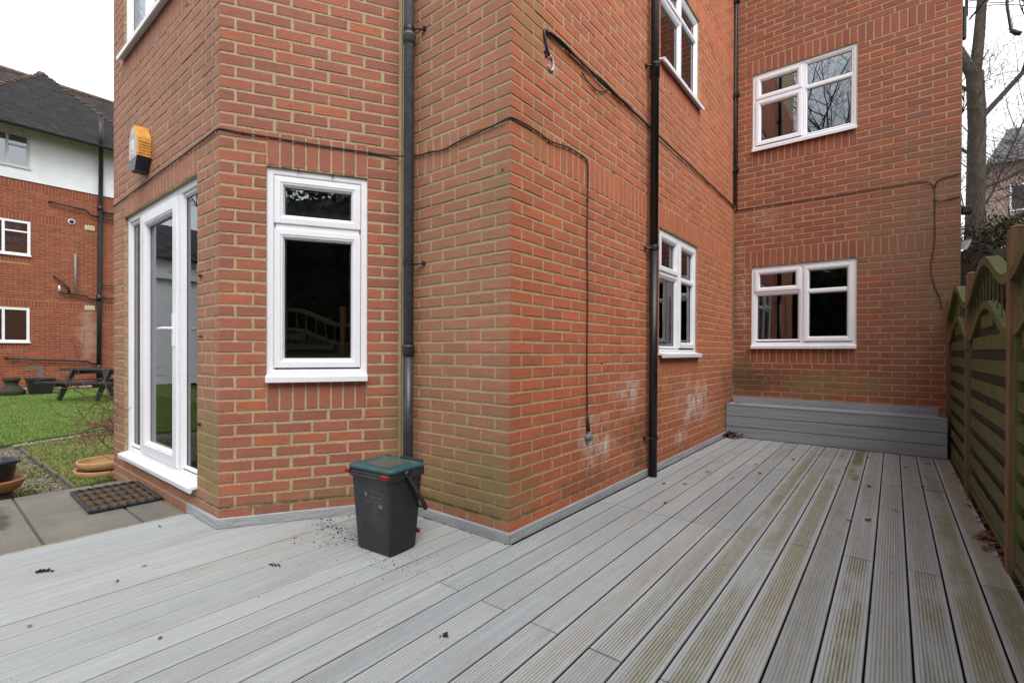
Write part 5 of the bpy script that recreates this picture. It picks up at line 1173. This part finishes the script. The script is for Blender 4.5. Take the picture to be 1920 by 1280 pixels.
curves('stems', [[(Vector((2.1, y, -.1)), .05), (Vector((2.2, y+.1, 3.3)), .01)] for y in np.arange(-6, 9.5, .6)], TWIG, hd)
UB = [(x, y, z, 1.1, 1.0, 1.0) for x, y, z in ((1.1, 9.3, .9), (1.6, 9.6, 1.5), (2.6, 9.6, 1.0), (1.0, 10.2, 2.0), (1.2, 12.4, 2.3), (1.1, 12.8, 1.6), (2.2, 13.4, 2.2), (3.6, 13, 2.2), (1.1, 14.5, 1.6), (.9, 10.6, 1.6))]
one('undergrowth', TWS, None, lambda m: core(m, UB, .84), kind='stuff')  # dark solid fill added behind the leaves to block the sky
und = leafmass('undergrowth', [(x, y, z, 1.1, 1.0, 1.0) for x, y, z in ((1.1, 9.3, .9), (1.6, 9.6, 1.5), (2.6, 9.6, 1.0), (1.0, 10.2, 2.2), (1.2, 12.4, 2.6), (1.1, 12.8, 1.6), (2.2, 13.4, 2.2), (3.6, 13, 2.2), (4.8, 14, 2.4), (1.1, 14.5, 1.6), (.9, 10.6, 1.8))], 60000, .028, TWS, None, 'stuff')
h2 = thing('dark_hedge', 'tall dark evergreen hedge closing the garden behind the deck', 'hedge', (-1, -7.5, -.1))
leafmass('foliage', [(x, -7.4+random.uniform(-.4, .4), z, 1.1, .9, 1.25) for x in np.arange(-4.6, 4, .8) for z in (.7, 2.3, 3.4)], 70000, .09, LFX, h2)
one('hedge_core', LFX, h2, lambda m: core(m, [(x, -7.4, z, 1.1, .9, 1.3) for x in np.arange(-4.6, 4, .8) for z in (.7, 2.3, 3.3)], .86))  # solid filling added inside the hedge to shut out sky holes
curves('stems', [[(Vector((x, -7.5, -.1)), .06), (Vector((x, -7.4, 3.2)), .02)] for x in np.arange(-4.6, 4, .8)], TWIG, h2)
# twiggy thicket in the distance on the right
th = []
rt = random.Random(3)
for _ in range(36):
    p = Vector((rt.uniform(1.0, 4.6), rt.uniform(13, 21), .8)); grow(rt, p, Vector((rt.gauss(0, .3), rt.gauss(0, .3), 1)), .018, rt.uniform(2.2, 4.6), 1, (g_ := [[], []]), .1, 5, .14, (4, 4), 3); th += g_[1]
curves('twig_thicket', th, TWIG, None, 0, 'stuff')
# shrub at the corner of the bay
rs = random.Random(9); o = thing('bare_shrub', 'small leafless twiggy shrub beside the saucers at the building corner', 'shrub', (-6.35, 1.62, -.06)); g_ = [[], []]
for _ in range(15): grow(rs, Vector((-6.25+rs.gauss(0, .05), 1.62+rs.gauss(0, .05), -.11)), Vector((rs.gauss(-.05, .42), rs.gauss(-.2, .4), 1)), .011, rs.uniform(.45, .95), 0, g_, .03, 6, .26, (4, 3), 2)
curves('stems', g_[0]+g_[1], simple('shrub_stem', (.14, .062, .040), .8), o, 1)
# distant house on the right
fh = thing('stone_house', 'distant pale stone house with slate roof seen through the bare branches', 'house', (8.5, 47, 0))
STN = NT('house_stone'); STN = STN.out(STN.mix(STN.ramp(STN.noise(3, 5), .3, .7), (.26, .17, .14), (.34, .24, .20)), .9, STN.bump(STN.noise(9, 5), .02))
SLT = simple('slate', (.10, .10, .115), .7)
def hs(m): m.box((5.0, 44, -.1), (16, 52, 13.3))
one('wall', STN, fh, hs); one('roof', SLT, fh, lambda m: m.add([(4.6, 43.5, 13.3), (16.5, 43.5, 13.3), (16.5, 52.5, 13.3), (4.6, 52.5, 13.3), (6.2, 48, 16.8), (16.5, 48, 16.8)], [(0, 1, 5, 4), (2, 3, 4, 5), (3, 0, 4), (1, 2, 5), (3, 2, 1, 0)]))
for x in (5.8, 7.6, 9.4, 11.2):
    for z in (10.2, 6.6): 
        f = one('window', UPVC, fh, lambda m: m.box((x, 43.93, z), (x+.9, 43.998, z+1.7))); one('pane', GASK, f, lambda m: m.box((x+.1, 43.9, z+.1), (x+.8, 43.928, z+1.6)))
# things fixed on the far end of the brick wall
o = thing('floodlight', 'small black floodlight on the end of the far brick wall', 'floodlight', (.6, 7.1, 2.66)); one('lamp_body', BLACKP, o, lambda m: (m.cbox((.575, 7.10, 2.62), (.66, 7.2, 2.70), .01), m.box((.568, 7.13, 2.64), (.58, 7.17, 2.68))))
o = thing('cable_bracket', 'black looped service cable held by a bracket high on the wall end', 'cable', (.6, 7.12, 4.9))
one('bracket', BLACKP, o, lambda m: m.cbox((.568, 7.08, 4.50), (.60, 7.14, 4.85), .008))
lp = [(.60, 7.12, 4.75), (.60, 7.12, 4.98), (.66, 7.10, 5.08), (.76, 7.08, 5.12), (.86, 7.06, 5.06), (.90, 7.06, 4.92), (.90, 7.06, 4.7), (.93, 7.05, 4.42), (.97, 7.05, 4.36)]
one('cable_loop', CABM, o, lambda m: (m.tube(lp, .013, 8), m.tube([(.93, 7.05, 4.42), (1.0, 7.05, 4.36)], .022, 8), m.tube([(.78, 7.06, 4.86), (.90, 7.06, 4.84), (1.02, 7.04, 4.88)], .016, 8), m.tube([(.62, 7.12, 4.7), (.75, 7.08, 4.85), (.88, 7.06, 4.86)], .010, 8), m.tube([(.86, 7.06, 4.90), (.93, 7.06, 4.80)], .035, 8)), True)
o = thing('plant_tag', 'torn scrap of white plastic caught beside the end of the far wall', 'plastic scrap', (.62, 7.2, 2.28)); one('scrap', UPVC, o, lambda m: m.add([(.575, 7.15, 2.33), (.66, 7.14, 2.34), (.64, 7.16, 2.27), (.62, 7.15, 2.235), (.575, 7.17, 2.24)], [(0, 1, 2, 3, 4)]))
